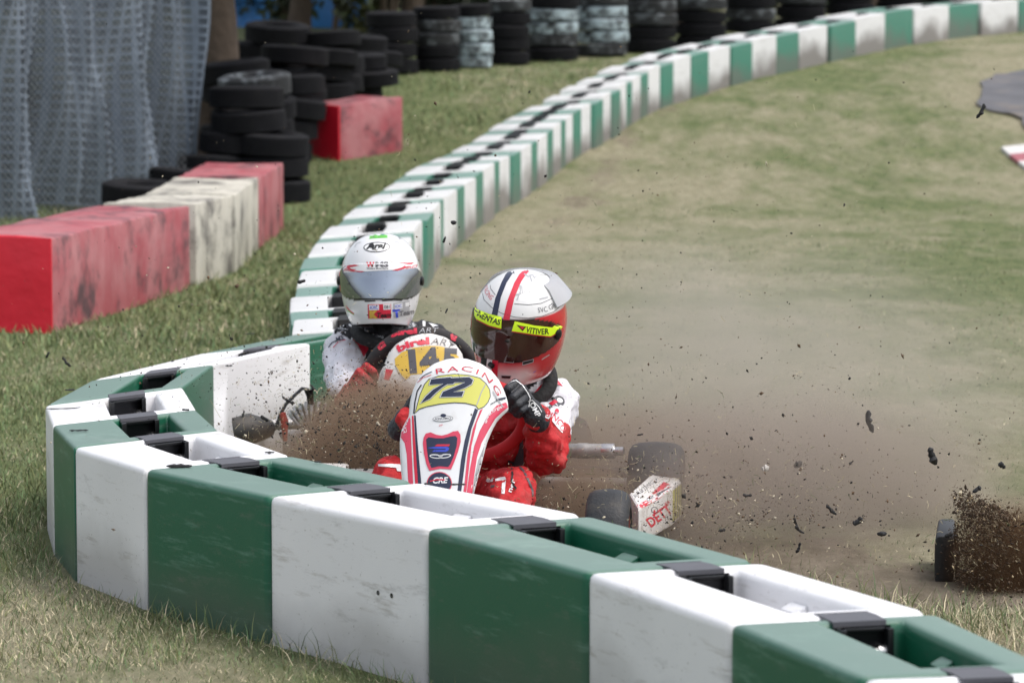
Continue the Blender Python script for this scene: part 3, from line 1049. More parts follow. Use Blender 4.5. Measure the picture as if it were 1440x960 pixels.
for j in range(nZ + 1):
    z = NH * j / nZ
    for i in range(nS * 2):
        s0, s1 = nlen * i / (nS * 2), nlen * (i + 1) / (nS * 2)
        a = [netp(s0, z - .012), netp(s1, z - .012), netp(s1, z + .012), netp(s0, z + .012)]
        ng.add([p - nn * -.004 for p in a], [(0, 1, 2, 3)])
ng.build('cord_mesh', M_net, net_o, smooth=0)
sc_ = MB()
rows = 24; cols = 60
vs = [netp(nlen * i / cols, NH * j / rows) - nn * .008 for j in range(rows + 1) for i in range(cols + 1)]
sc_.add(vs, [(j * (cols + 1) + i, j * (cols + 1) + i + 1, (j + 1) * (cols + 1) + i + 1, (j + 1) * (cols + 1) + i) for j in range(rows) for i in range(cols)])
sc_.build('shade_cloth', M_shade, net_o, smooth=60)

wf = MB()
fa, fb = Vector(((-120 - 720) / F * 24.6, 24.6, 0)), Vector(((262 - 720) / F * 26.4, 26.4, 0))
fd = fb - fa; fl = fd.length; fd.normalize()
HW = 2.6; cell = .055
def fp(s_, z):
    q = fa + fd * s_
    return Vector((q.x, q.y, float(ground_z(q.y)) + z))
k = -HW
while k < fl:
    for sg in (1, -1):
        s0, s1 = (k, k + HW) if sg > 0 else (k + HW, k)
        z0, z1 = 0, HW
        pts = []
        for u in np.linspace(0, 1, 3):
            pts.append((s0 + (s1 - s0) * u, z0 + (z1 - z0) * u))
        # clip to fence length
        q0, q1 = pts[0], pts[-1]
        t0, t1 = 0.0, 1.0
        ds = q1[0] - q0[0]
        ta, tb = (0 - q0[0]) / ds, (fl - q0[0]) / ds
        t0, t1 = max(t0, min(ta, tb)), min(t1, max(ta, tb))
        if t1 - t0 > .01:
            wf.tube([fp(q0[0] + ds * t0, HW * t0), fp(q0[0] + ds * t1, HW * t1)], .0018, 3, cap=False)
    k += cell
fence = thing('wire_fence', (fa.x, fa.y, 0), 'thin diamond wire fence standing just in front of the debris net', 'fence')
wf.build('wire_mesh', M_wire, fence, smooth=0)
ps = MB()
for s_ in (0.0,):
    ps = MB(); ps.tube([fp(s_, -.1), fp(s_, HW + .1)], .022, 10)
    ps.build('post', M_wire, fence)
# ------------------------------------------------------------------ trees, bushes, tarpaulin
M_bark = mat('bark', (.085, .062, .045), .95, var=.5, scale=7, bump=1.0, bscale=14, dirt=(.16, .12, .09), dscale=4)
M_leaf = attr_mat('leaves', .6)
def leaves(name, cs, n, size, parent, seed, tint=(.05, .075, .028)):
    r = np.random.default_rng(seed)
    cs = [(np.array(c), np.array(rd)) for c, rd in cs]
    wts = np.array([rd.prod() for c, rd in cs]); wts /= wts.sum()
    pick = r.choice(len(cs), n, p=wts)
    dirs = r.normal(size=(n, 3)); dirs /= np.linalg.norm(dirs, axis=1)[:, None]
    rad = r.uniform(.35, 1.0, n) ** .5
    C_ = np.array([cs[i][0] for i in pick]); D_ = np.array([cs[i][1] for i in pick])
    ctr = C_ + dirs * rad[:, None] * D_
    # gather into sprigs
    spr = r.normal(size=(max(1, n // 14), 3)) * .9
    which = r.integers(0, len(spr), n)
    anc = ctr[which]
    ctr = anc * .55 + ctr * .45 if False else ctr + r.normal(size=(n, 3)) * .04
    u = r.normal(size=(n, 3)); u /= np.linalg.norm(u, axis=1)[:, None]
    v = np.cross(u, r.normal(size=(n, 3))); v /= np.linalg.norm(v, axis=1)[:, None]
    s_ = size * r.uniform(.6, 1.4, n)[:, None]
    V = np.stack([ctr - u * s_, ctr + v * s_ * .45, ctr + u * s_, ctr - v * s_ * .45], 1).reshape(-1, 3)
    b0 = np.array(base_of(parent)) if parent else np.zeros(3)
    V = V - b0
    T = np.arange(n * 4).reshape(n, 4)
    cl = .75 + .5 * (np.sin(ctr[:, 0] * 3.1) * np.sin(ctr[:, 2] * 3.7 + 1) * .5 + .5)
    col = np.array(tint)[None] * cl[:, None] * r.uniform(.7, 1.4, n)[:, None]
    col[:, 0] *= r.uniform(.8, 1.3, n)
    o = np_mesh(name, V, T, M_leaf, None, np.repeat(col, 4, 0))
    if parent: o.parent = parent
    return o
def tree(x, y, trunk_r, h, crown, nleaf, label, seed, tint=(.05, .075, .028), lean=(0, 0)):
    z = float(ground_z(y))
    t = thing('tree', (x, y, z), label, 'tree', 'trees behind the tyre wall')
    r = random.Random(seed)
    mb = MB()
    pts = [Vector((x + lean[0] * u + .05 * math.sin(u * 5), y + lean[1] * u, z - .1 + h * u)) for u in [i / 7 for i in range(8)]]
    mb.tube(pts, [trunk_r * (1.25 - .2 * min(1, i)) * (1 - .08 * i) for i in range(8)], 14)
    mb.build('trunk', M_bark, t, smooth=60)
    for k in range(5):
        lb = MB()
        p0 = pts[4 + k % 4]
        a = k * 1.3 + r.random()
        p1 = p0 + Vector((math.cos(a) * .9, math.sin(a) * .9, .7))
        p2 = p1 + Vector((math.cos(a) * .7, math.sin(a) * .7, .6))
        lb.tube([p0, p1, p2], [trunk_r * .45, trunk_r * .28, trunk_r * .1], 8)
        lb.build('limb', M_bark, t, smooth=60)
    cs = []
    for k in range(crown[0]):
        a = r.uniform(0, 6.28); q = r.uniform(0, 1) * crown[1]
        cs.append(((x + math.cos(a) * q, y + math.sin(a) * q, z + h + crown[2] * (.4 + .8 * r.random())), (r.uniform(.8, 1.5), r.uniform(.8, 1.5), r.uniform(.5, .9))))
    leaves('crown', cs, nleaf, .17, t, seed, tint)
    return t
tree((296 - 720) / F * 29.6, 29.6, .235, 2.9, (12, 2.2, 1.2), 8500, 'thick brown tree trunk standing between the net and the left tyres', 4)
tree((575 - 720) / F * 40, 40, .13, 2.7, (12, 2.4, 1.2), 8500, 'dark tree in the background left of the back tyre wall', 8)
tree((760 - 720) / F * 41, 41, .15, 2.7, (12, 2.4, 1.2), 8500, 'dark tree in the background behind the painted tyre stacks', 9)
tree((420 - 720) / F * 41, 41, .13, 2.7, (12, 2.4, 1.2), 8500, 'dark tree in the background above the blue tarpaulin', 12)
tree((960 - 720) / F * 43, 43, .18, 2.7, (12, 2.6, 1.2), 8500, 'dark tree behind the black tyre stacks above the barrier curve', 17)
tree((1220 - 720) / F * 46, 46, .18, 2.7, (12, 2.6, 1.2), 8500, 'dark tree behind the tyre stacks at the upper right', 19)
def bush(px, d, wd, h, label, seed, tint=(.04, .06, .025), n=3000, size=.07, z0=0.0):
    x = (px - 720) / F * d
    z = float(ground_z(d))
    t = thing('bush', (x, d, z), label, 'bush', 'bushes behind the tyres')
    r = random.Random(seed)
    st = MB()
    for k in range(6):
        a = r.uniform(0, 6.28)
        st.tube([(x, d, z - .05), (x + math.cos(a) * wd * .25, d + math.sin(a) * .2, z + h * .5), (x + math.cos(a) * wd * .5, d + math.sin(a) * .3, z + h * .9)], [.03, .02, .008], 6)
    st.build('stem', M_bark, t)
    cs = []
    for k in range(9):
        cs.append(((x + r.uniform(-.5, .5) * wd, d + r.uniform(-.3, .3), z + z0 + r.uniform(.2, .9) * h), (r.uniform(.2, .4) * wd, .3, r.uniform(.2, .32) * h)))
    leaves('foliage', cs, n, size, t, seed, tint)
    return t
bush(402, 41.5, .55, 1.5, 'dark green bush between two patches of blue tarpaulin', 21, n=1500)
bush(470, 40.5, .55, 1.5, 'dark bush in front of the blue tarpaulin, right of its largest patch', 22, (.045, .06, .02), n=1500)
bush(352, 43.5, .9, 1.6, 'dark bush beside the trunk at the top of the photo', 23, n=1200)
bush(545, 39.5, .8, 1.6, 'olive green bush at the left end of the back tyre wall', 24, (.05, .06, .02))
bush(620, 43, 1.2, 1.8, 'dark bush behind the grey smeared tyre stack', 25, (.03, .04, .02))
bush(700, 43, 1.2, 1.8, 'dark bush behind the narrow white tyre stack', 26, (.03, .04, .02))
bush(790, 44, 1.3, 1.8, 'dark bush behind the white topped tyre stack', 27, (.03, .04, .02))
bush(880, 44.5, 1.3, 1.8, 'dark bush behind the broad pale tyre stack', 28, (.03, .04, .02))
bush(500, 45.5, 1.4, 2.0, 'dark bush at the right end of the blue tarpaulin', 29, (.03, .045, .02))
# a far hedge closes the view
hz = thing('hedge', (0, 58, float(ground_z(58))), 'tall dark hedge closing the view behind all the trees', 'hedge')
hc = [((-9 + k * 1.5, 58 + (k % 3) * .5, float(ground_z(58)) + 1.2), (1.4, .7, 1.7)) for k in range(16)]
leaves('foliage', hc, 16000, .16, hz, 33, (.03, .042, .02))
hs_ = MB()
for k in range(16): hs_.tube([(-9 + k * 1.5, 58, 1.3), (-9 + k * 1.5 + .2, 58, 3.2)], [.08, .03], 6)
hs_.build('stem', M_bark, hz)
M_tarp = mat('blue tarpaulin', (.05, .22, .55), .5, var=.25, scale=2.5, bump=.4, bscale=5)
tp = MB()
ca, cb = (330 - 720) / F * 43, (530 - 720) / F * 43
zt = float(ground_z(43))
cols, rows = 24, 10
vs = []
for j in range(rows + 1):
    for i in range(cols + 1):
        u, v = i / cols, j / rows
        vs.append((ca + (cb - ca) * u, 43 + .08 * math.sin(u * 19) + .06 * math.sin(v * 7 + u * 5), zt - .02 + 1.55 * v - .06 * math.sin(u * math.pi * 3) * (v > .9)))
fs = [(j * (cols + 1) + i, j * (cols + 1) + i + 1, (j + 1) * (cols + 1) + i + 1, (j + 1) * (cols + 1) + i) for j in range(rows) for i in range(cols)]
tp.add(vs, fs)
vs2 = [(x, y + .02, z) for x, y, z in vs]
tp.add(vs2, fs)
to = tp.build('tarpaulin', M_tarp, None, smooth=60, loc=(0.5 * (ca + cb), 43, zt))
tag(to, 'bright blue tarpaulin sheet seen through the bushes at the top', 'tarpaulin')
# ------------------------------------------------------------------ karts and drivers
WHT = mat('white gloss sticker', (.74, .74, .75), .35, var=.05, coat=.3)
NAV = mat('navy sticker', (.018, .024, .055), .35, var=.1)
REDS = mat('red sticker', (.55, .018, .045), .35, var=.1)
PNK = mat('rose red sticker', (.60, .05, .10), .35, var=.08)
YEL = mat('number yellow', (.62, .60, .13), .4, var=.06)
YEO = mat('number amber', (.62, .40, .05), .45, var=.08, dirt=(.25, .18, .11), dscale=9, damt=.6)
FLU = mat('fluorescent yellow', (.66, .90, .02), .4, var=.03)
BLKS = mat('black sticker', (.010, .010, .012), .4)
GRYD = mat('dark grey sticker', (.075, .072, .085), .45, dirt=(.22, .17, .12), dscale=9, damt=.5)
BLU = mat('blue sticker', (.04, .07, .50), .4)
GRN = mat('green sticker', (.10, .42, .05), .45)
SIL = mat('silver grey sticker', (.38, .38, .40), .35)
PWH = mat('white moulded bodywork', (.72, .72, .73), .32, var=.04, coat=.35, dirt=(.30, .24, .18), dscale=16, damt=.3)
PDW = mat('dirty white bodywork', (.62, .60, .58), .4, var=.08, dirt=(.22, .16, .11), dscale=11, damt=.75)
M_frame = mat('painted steel tube', (.16, .16, .17), .4, .6)
M_kt = mat('kart tyre rubber', (.016, .017, .020), .62, var=.4, scale=30, bump=.15, bscale=120, dirt=(.09, .07, .05), dscale=14, damt=.5)
M_rim = mat('red anodised rim', (.35, .04, .03), .35, .7, dirt=(.15, .1, .07), damt=.6)
M_alu = mat('dusty aluminium', (.40, .39, .38), .45, .6, var=.25, scale=30, dirt=(.20, .15, .11), dscale=16, damt=.7)
M_chr = mat('bright exhaust steel', (.62, .62, .64), .25, 1.0, dirt=(.3, .25, .2), dscale=12, damt=.4)
M_seat = mat('seat shell', (.05, .05, .055), .5)
M_suitr = mat('red suit cloth', (.46, .010, .014), .75, var=.3, scale=12, bump=.7, bscale=26, dirt=(.14, .06, .045), dscale=7, damt=.75)
M_suitw = mat('white suit cloth', (.66, .65, .70), .8, var=.08, scale=12, bump=.6, bscale=24, dirt=(.38, .31, .28), dscale=9, damt=.5)
M_suitb = mat('black suit cloth', (.016, .016, .020), .75, var=.3, bump=.5, bscale=24)
M_glove = mat('black glove leather', (.018, .020, .027), .55, var=.35, scale=40, bump=.4, bscale=90, dirt=(.12, .10, .08), dscale=18, damt=.35)
M_glover = mat('red glove leather', (.42, .02, .025), .6, var=.25, scale=40, bump=.4, bscale=90, dirt=(.2, .12, .09), dscale=14, damt=.6)

def sheet_from_outline(name, outline_px, origin, normal, bulge, wid, mats_, parent, thick=.012, rows=60, cols=26):
    """a moulded shell: outline seen in the photo, bowed forward in the middle, with a turned-back rim"""
    n = Vector(normal).normalized()
    O = Vector(origin)
    u = Vector((0, 0, 1)).cross(n).normalized()
    if u.x < 0: u = -u
    v = n.cross(u)
    if v.z < 0: v = -v
    pl = []
    for p in outline_px:
        r = ray(*p); t = (O - CAM).dot(n) / r.dot(n)
        q = CAM + r * t - O
        pl.append((q.dot(u), q.dot(v)))
    ys = [p[1] for p in pl]
    y0, y1 = min(ys), max(ys)
    uc = sum(p[0] for p in pl) / len(pl)
    def span(y):
        xs = []
        for (ax, ay), (bx, by) in zip(pl, pl[1:] + pl[:1]):
            if (ay - y) * (by - y) <= 0 and ay != by:
                xs.append(ax + (bx - ax) * (y - ay) / (by - ay))
        return (min(xs), max(xs)) if xs else (uc, uc)
    mb = MB()
    vs, fs = [], []
    ring = []
    eps = (y1 - y0) * .0015
    for j in range(rows + 1):
        tt = j / rows
        tt = .5 - .5 * math.cos(math.pi * tt) if True else tt
        y = y1 - eps - (y1 - y0 - 2 * eps) * tt
        a, b = span(y)
        for i in range(cols + 1):
            s_ = i / cols
            x = a + (b - a) * s_
            e = min(1, abs((x - uc) / wid))
            ey = max(0, (y - (y1 - .07)) / .07)
            dep = bulge * (1 - e * e) - .022 * ey ** 2
            edge = min(s_, 1 - s_) * (b - a)
            dep -= .010 * max(0, 1 - edge / .012) ** 2
            vs.append(O + u * x + v * y + n * dep)
    k = cols + 1
    for j in range(rows):
        for i in range(cols):
            fs.append((j * k + i, j * k + i + 1, (j + 1) * k + i + 1, (j + 1) * k + i))
    N = len(vs)
    back = [p - n * thick for p in vs]
    vs = vs + back
    fs += [tuple(q + N for q in reversed(f)) for f in fs]
    bd = [i for i in range(k)] + [j * k + cols for j in range(1, rows + 1)] + [rows * k + i for i in range(cols - 1, -1, -1)] + [j * k for j in range(rows - 1, 0, -1)]
    for a, b in zip(bd, bd[1:] + bd[:1]):
        fs.append((a, b, b + N, a + N))
    mb.add(vs, fs)
    return mb.build(name, mats_, parent, smooth=60)

def wheel(parent, c, axis, rad, wid, rim_r=.066):
    axis = Vector(axis).normalized()
    h = wid / 2
    mb = MB()
    prof = [(rim_r, -h * .80), (rim_r + .012, -h * .95), (rad - .05, -h), (rad - .026, -h * .97), (rad - .011, -h * .86), (rad - .003, -h * .62), (rad, -h * .3), (rad + .001, 0),
            (rad, h * .3), (rad - .003, h * .62), (rad - .011, h * .86), (rad - .026, h * .97), (rad - .05, h), (rim_r + .012, h * .95), (rim_r, h * .80)]
    mb.lathe(prof, c, axis, 48)
    w_ = mb.build('wheel', M_kt, parent, smooth=60)
    rb = MB()
    rb.lathe([(rim_r + .002, -h * .8), (rim_r + .006, -h * .9), (rim_r - .006, -h * .85), (rim_r - .012, -h * .3), (.03, -h * .1), (.022, h * .2), (.03, h * .3), (rim_r - .012, h * .35),
              (rim_r - .006, h * .85), (rim_r + .006, h * .9), (rim_r + .002, h * .8)], c, axis, 32)
    rb.lathe([(.001, h * .75), (.016, h * .75), (.018, h * .6), (.018, -h * .2)], c, axis, 12)
    rb.build('rim', M_rim, w_, smooth=40)
    return w_

class KartFrame:
    def __init__(s, fc, f):
        s.fc, s.f = Vector((fc[0], fc[1], 0)), Vector((f[0], f[1], 0)).normalized()
        s.l = Vector((-s.f.y, s.f.x, 0))
    def __call__(s, a, b, z):
        return s.fc + s.l * a - s.f * b + Vector((0, 0, z))

def kart_common(K, parent, wb=1.02, fw=True, skip=(), seat_a=0.0):
    fr = MB()
    for sg in (1, -1):
        fr.tube([K(sg * .13, -.22, .07), K(sg * .15, 0, .07), K(sg * .24, .35, .07), K(sg * .31, .7, .07), K(sg * .31, 1.08, .09)], .015, 8)
    for b, wv in ((-.22, .14), (.02, .17), (.42, .25), (.78, .31), (1.06, .31)):
        fr.tube([K(-wv, b, .07), K(wv, b, .07)], .014, 8)
    fr.build('chassis_frame', M_frame, parent)
    ft = MB()
    ft.add([K(-.14, -.2, .055), K(.14, -.2, .055), K(.25, .42, .055), K(-.25, .42, .055)] + [K(-.14, -.2, .05), K(.14, -.2, .05), K(.25, .42, .05), K(-.25, .42, .05)],
           [(0, 1, 2, 3), (4, 7, 6, 5), (0, 4, 5, 1), (1, 5, 6, 2), (2, 6, 7, 3), (3, 7, 4, 0)])
    ft.build('floor_tray', M_alu, parent)
    ax = MB(); ax.tube([K(-.6, wb, .135), K(.6, wb, .135)], .02, 12); ax.build('rear_axle', M_alu, parent)
    seat = MB()
    vs = []
    n1, n2 = 14, 12
    path = [(.42, .10), (.50, .07), (.60, .06), (.70, .07), (.78, .11), (.83, .18), (.86, .27), (.885, .36), (.90, .42)]
    for j in range(len(path)):
        b, z = path[j]
        hw = .17 + .02 * math.sin(j / 8 * math.pi)
        for i in range(n2 + 1):
            s_ = i / n2 * 2 - 1
            lift = .11 * abs(s_) ** 3 * (1 if 0 < j < 8 else .5)
            if j <= 4: vs.append(K(seat_a + s_ * hw, b, z + lift))
            else: vs.append(K(seat_a + s_ * hw, b - lift, z))
    k = n2 + 1
    fs = [(j * k + i, j * k + i + 1, (j + 1) * k + i + 1, (j + 1) * k + i) for j in range(len(path) - 1) for i in range(n2)]
    seat.add(vs, fs)
    seat.add([v + Vector((0, 0, -.006)) - K.f * .006 for v in vs], fs)
    seat.build('seat', M_seat, parent, smooth=60)
    for nm, a, b, r, wd in (('fl', .50, 0, .130, .125), ('fr', -.50, 0, .130, .125), ('rl', .575, wb, .134, .175), ('rr', -.575, wb, .140, .19)):
        if nm in skip: continue
        wheel(parent, K(a, b, r), K.l if a > 0 else -K.l, r, wd)

# ================================================================== kart with number 72
K72 = KartFrame((-.2235, 10.05), (-.10, -.995))
k72 = thing('racing_kart', K72(0, .5, 0), 'white racing kart with yellow number 72 panel, wedged against the barrier bend', 'racing kart', 'racing karts in the crash')
kart_common(K72, k72, skip=('rr',))
c7 = (560, 500, 5.05)
def cp(c, pts): return [(c[0] + x / c[2], c[1] + y / c[2]) for x, y in pts]
out72 = cp(c7, [(35, 1000), (22, 840), (10, 700), (8, 600), (20, 520), (48, 470), (75, 430), (82, 330), (100, 260), (130, 190), (180, 120), (250, 65), (330, 35), (420, 25), (510, 32),
                (590, 60), (660, 105), (715, 170), (750, 240), (775, 310), (780, 370), (740, 412), (700, 460), (665, 530), (630, 620), (600, 740), (572, 850), (550, 940), (532, 1010)])
pan72 = sheet_from_outline('front_panel', out72, P(640, 600, 10.08), (-.06, -.90, .42), .035, .15, PWH, k72)
D = Decals(mesh_bvh(pan72), c7)
D.poly([(125, 380), (150, 280), (185, 200), (215, 165), (290, 140), (400, 128), (500, 135), (580, 155), (625, 195), (652, 240), (657, 290), (640, 330), (610, 365), (570, 382), (550, 357), (480, 340), (400, 335),
        (300, 345), (200, 365), (150, 382), (112, 415)], NAV, 0)
D.poly([(130, 380), (155, 282), (190, 203), (218, 170), (291, 145), (400, 133), (499, 140), (577, 160), (621, 198), (647, 241), (652, 289), (636, 327), (608, 360), (571, 376), (551, 351), (481, 334), (400, 329),
        (299, 339), (198, 359), (150, 375), (118, 405)], YEL, 1)
D.line([(622, 200), (590, 260), (565, 330), (556, 352)], 7, SIL, 2)
# 7 and 2, slanted, white edged
seven = [(234, 166), (374, 152), (362, 194), (316, 222), (268, 262), (226, 304), (160, 336), (196, 288), (250, 238), (322, 197), (222, 205)]
two = [(372, 158), (505, 152), (532, 172), (520, 202), (470, 228), (388, 258), (466, 252), (452, 288), (300, 292), (318, 255), (400, 222), (478, 188), (402, 188), (388, 200), (352, 202)]
def grow(pts, k):
    cx = sum(p[0] for p in pts) / len(pts); cy = sum(p[1] for p in pts) / len(pts)
    n_ = len(pts); o = []
    area = sum(pts[i][0] * pts[(i + 1) % n_][1] - pts[(i + 1) % n_][0] * pts[i][1] for i in range(n_))
    for i in range(n_):
        a, b, c = Vector(pts[i - 1]), Vector(pts[i]), Vector(pts[(i + 1) % n_])
        d1, d2 = (b - a).normalized(), (c - b).normalized()
        n1, n2 = Vector((d1.y, -d1.x)), Vector((d2.y, -d2.x))
        m = (n1 + n2)
        m = m.normalized() / max(.5, m.normalized().dot(n1)) if m.length > 1e-4 else n1
        o.append(tuple(b + m * (k if area > 0 else -k)))
    return o
for g_ in (seven, two):
    D.poly(grow(g_, 7), NAV, 2); D.poly(grow(g_, 4.5), WHT, 3); D.poly(g_, NAV, 4)
D.line([(165, 205), (135, 250), (118, 330), (110, 410)], 9, BLKS, 2)
D.text('RACING', None, REDS, 1, bold=-.005, spacing=1.25, size=36, path=[(262, 132), (330, 118), (400, 110), (470, 108), (540, 120), (600, 150), (650, 195), (690, 255), (704, 285)])
D.line([(150, 165), (190, 135), (240, 112)], 5, NAV, 1)
D.line([(135, 190), (175, 155), (235, 135)], 4, REDS, 1)
# side stripes
D.poly([(24, 528), (45, 476), (86, 432), (92, 600), (104, 860), (108, 960), (78, 960), (68, 860), (60, 700), (45, 620), (18, 580)], PNK, 0)
D.poly([(96, 428), (108, 424), (120, 600), (134, 800), (142, 960), (124, 960), (112, 800), (102, 600)], REDS, 0)
D.poly([(112, 420), (124, 424), (136, 600), (160, 860), (170, 960), (146, 960), (134, 840), (122, 600)], NAV, 0)
D.poly([(545, 372), (568, 384), (520, 520), (482, 700), (452, 930), (444, 990), (414, 990), (424, 930), (446, 740), (472, 600), (500, 500)], NAV, 0)
D.poly([(582, 385), (602, 375), (560, 470), (520, 640), (488, 930), (480, 990), (458, 990), (468, 930), (492, 700), (530, 520)], PNK, 0)
D.poly([(766, 330), (780, 366), (735, 402), (690, 446), (640, 530), (592, 620), (560, 720), (540, 850), (524, 1000), (482, 1000), (492, 930), (510, 800), (540, 640), (580, 530), (640, 420), (700, 352)], PNK, 0)
D.poly([(600, 735), (575, 840), (548, 940), (536, 990), (528, 990), (545, 850), (570, 740), (612, 640)], SIL, 1)
# shield emblem
D.poly([(175, 620), (180, 580), (195, 552), (230, 543), (270, 560), (310, 566), (350, 556), (390, 537), (425, 532), (442, 560), (444, 610), (425, 680), (400, 750), (375, 806), (300, 800), (220, 816), (200, 770), (182, 690)], PNK, 1)
D.poly([(198, 592), (215, 578), (270, 585), (320, 585), (370, 572), (405, 568), (420, 582), (415, 640), (395, 710), (370, 770), (355, 788), (290, 783), (235, 795), (215, 740), (203, 660)], NAV, 2)
D.poly([(258, 642), (275, 628), (368, 628), (360, 642)], REDS, 3)
D.poly([(205, 653), (270, 645), (350, 645), (362, 655), (358, 670), (340, 681), (240, 681), (255, 669), (335, 668), (338, 660), (260, 660)], BLU, 3)
for c_, a_ in (((268, 714), 6), ((330, 712), -8)):
    D.ellipse(c_, 46, 15, WHT, 3, a_); D.ellipse(c_, 38, 8, NAV, 4, a_)
D.ellipse((300, 712), 16, 10, SIL, 5)
# oval badge, small mark, round badge
D.ellipse((317, 446), 73, 21, BLKS, 1, -3); D.ellipse((317, 446), 70, 18, PWH, 2, -3)
D.ellipse((320, 424), 20, 13, NAV, 3)
D.text('ASSUMO', straight(258, 456, 15, -3, 118, 4.9), GRYD, 3, bold=.01)
D.text('LAF', straight(288, 499, 11, -3), REDS, 2, bold=.02, shear=.3)
D.ellipse((292, 905), 90, 82, PNK, 1); D.ellipse((292, 905), 84, 76, NAV, 2)
D.text('CRE', straight(240, 905, 40, -2), WHT, 3, bold=.03, shear=.3)
D.line([(225, 890), (275, 878), (330, 880)], 9, REDS, 4)
D.text('www.crgis', None, WHT, 2, bold=.01, size=22, path=[(628, 482), (640, 440), (665, 408), (700, 385), (738, 370)])
D.text('CING', None, WHT, 2, bold=.01, size=20, path=[(62, 545), (56, 510), (62, 480), (72, 455)])
D.poly([(695, 305), (762, 292), (765, 305), (700, 318)], NAV, 2)
D.line([(672, 250), (700, 300), (722, 330), (745, 365)], 8, SIL, 3)
D.line([(655, 345), (700, 318), (760, 305)], 5, BLKS, 3)
D.build('graphics', pan72)

nose = MB()
nf = [K72(a, b, z) for a, b, z in ((-.42, -.18, .06), (-.22, -.36, .06), (.22, -.36, .06), (.42, -.18, .06), (-.40, -.16, .20), (-.21, -.32, .22), (.21, -.32, .22), (.40, -.16, .20))]
nose.add(nf, [(0, 1, 5, 4), (1, 2, 6, 5), (2, 3, 7, 6), (3, 0, 4, 7), (4, 5, 6, 7), (0, 3, 2, 1)])
nose.build('nose_cone', PWH, k72, bevel=.02, seg=3)

def ring(name, m, parent, c, normal, R_, r_, n=44, spokes=True, flat=True):
    nz = Vector(normal).normalized(); u = nz.orthogonal().normalized(); v = nz.cross(u)
    mb = MB()
    vs, fs = [], []
    q = 12
    for i in range(n):
        a = i * 2 * math.pi / n
        rd = u * math.cos(a) + v * math.sin(a)
        for j in range(q):
            b = j * 2 * math.pi / q
            vs.append(Vector(c) + rd * (R_ + r_ * math.cos(b)) + nz * r_ * math.sin(b))
    for i in range(n):
        for j in range(q):
            a, b = i * q + j, i * q + (j + 1) % q
            a2, b2 = ((i + 1) % n) * q + j, ((i + 1) % n) * q + (j + 1) % q
            fs.append((a, b, b2, a2))
    mb.add(vs, fs)
    o = mb.build(name, m, parent, smooth=80)
    if spokes:
        sb = MB()
        for k in range(3):
            a = k * 2 * math.pi / 3 + .5
            rd = u * math.cos(a) + v * math.sin(a)
            sb.tube([Vector(c), Vector(c) + rd * R_], .010, 6)
        sb.lathe([(.001, .012), (.03, .012), (.03, -.012), (.001, -.012)], c, nz, 16)
        sb.build('spoke', M_frame, o)
    return o
M_swr = mat('red suede grip', (.50, .015, .02), .8, var=.2, dirt=(.2, .08, .06), damt=.4)
SW72 = P(661, 591, 10.42)
sw = ring('steering_wheel', M_swr, k72, SW72, (.05, -.75, -.62), .160, .019)
stc = MB(); stc.tube([SW72, K72(0, -.02, .12)], .012, 8); stc.build('steering_column', M_frame, k72)

# left sidepod, traced solid
T_ = [P(885, 692, 10.45), P(898, 714, 10.3), P(946, 684, 10.70), P(958, 675, 10.86), P(946, 663, 11.0), P(920, 661, 10.98)]
pod = MB()
Bt = [Vector((p.x, p.y, .05)) for p in T_]
pod.add(T_ + Bt, [(0, 1, 2, 3, 4, 5), (6, 11, 10, 9, 8, 7), (0, 6, 7, 1), (1, 7, 8, 2), (4, 10, 11, 5), (5, 11, 6, 0)], 0)
pod.add([T_[2], T_[3], T_[4], Bt[2], Bt[3], Bt[4]], [(0, 3, 4, 1), (1, 4, 5, 2)], 1)
M_ylp = mat('dusty yellow bodywork', (.42, .40, .07), .5, dirt=(.25, .2, .12), dscale=10, damt=.6)
podo = pod.build('side_pod', [PDW, M_ylp], k72, bevel=.012, seg=3)
c1 = (800, 600, 6.0)
D = Decals(mesh_bvh(podo), c1)
D.poly([(560, 660), (640, 625), (700, 560), (800, 462), (845, 480), (872, 512), (770, 600), (690, 650), (640, 675), (590, 694)], REDS, 0)
D.poly([(655, 655), (730, 590), (800, 530), (868, 505), (868, 520), (790, 580), (700, 640)], WHT, 1)
D.poly([(740, 560), (868, 500), (866, 508), (800, 545), (750, 590)], GRYD, 2)
D.poly([(650, 610), (722, 562), (735, 585), (672, 632)], WHT, 2)
D.text('DID', straight(668, 626, 24, -36), BLKS, 3, bold=.03)
D.text('DETT', straight(690, 850, 80, -36, 235, 2.9), REDS, 1, bold=.03)
D.text('KR', straight(820, 665, 26, -36), REDS, 1, bold=.03)
D.ellipse((722, 700), 28, 28, GRYD, 1); D.ellipse((722, 700), 22, 22, PDW, 2); D.ellipse((722, 712), 10, 12, REDS, 3)
for k in range(3):
    D.line([(895 + k * 22, 470 - k * 14), (898 + k * 20, 600), (892 + k * 20, 860)], 6, GRYD, 1)
D.text('KARTING', straight(560, 600, 34, -38, 210, 5.2), GRYD, 1, bold=-.005)
D.poly([(738, 384), (785, 380), (790, 392), (745, 394)], REDS, 1)
D.build('graphics', podo)
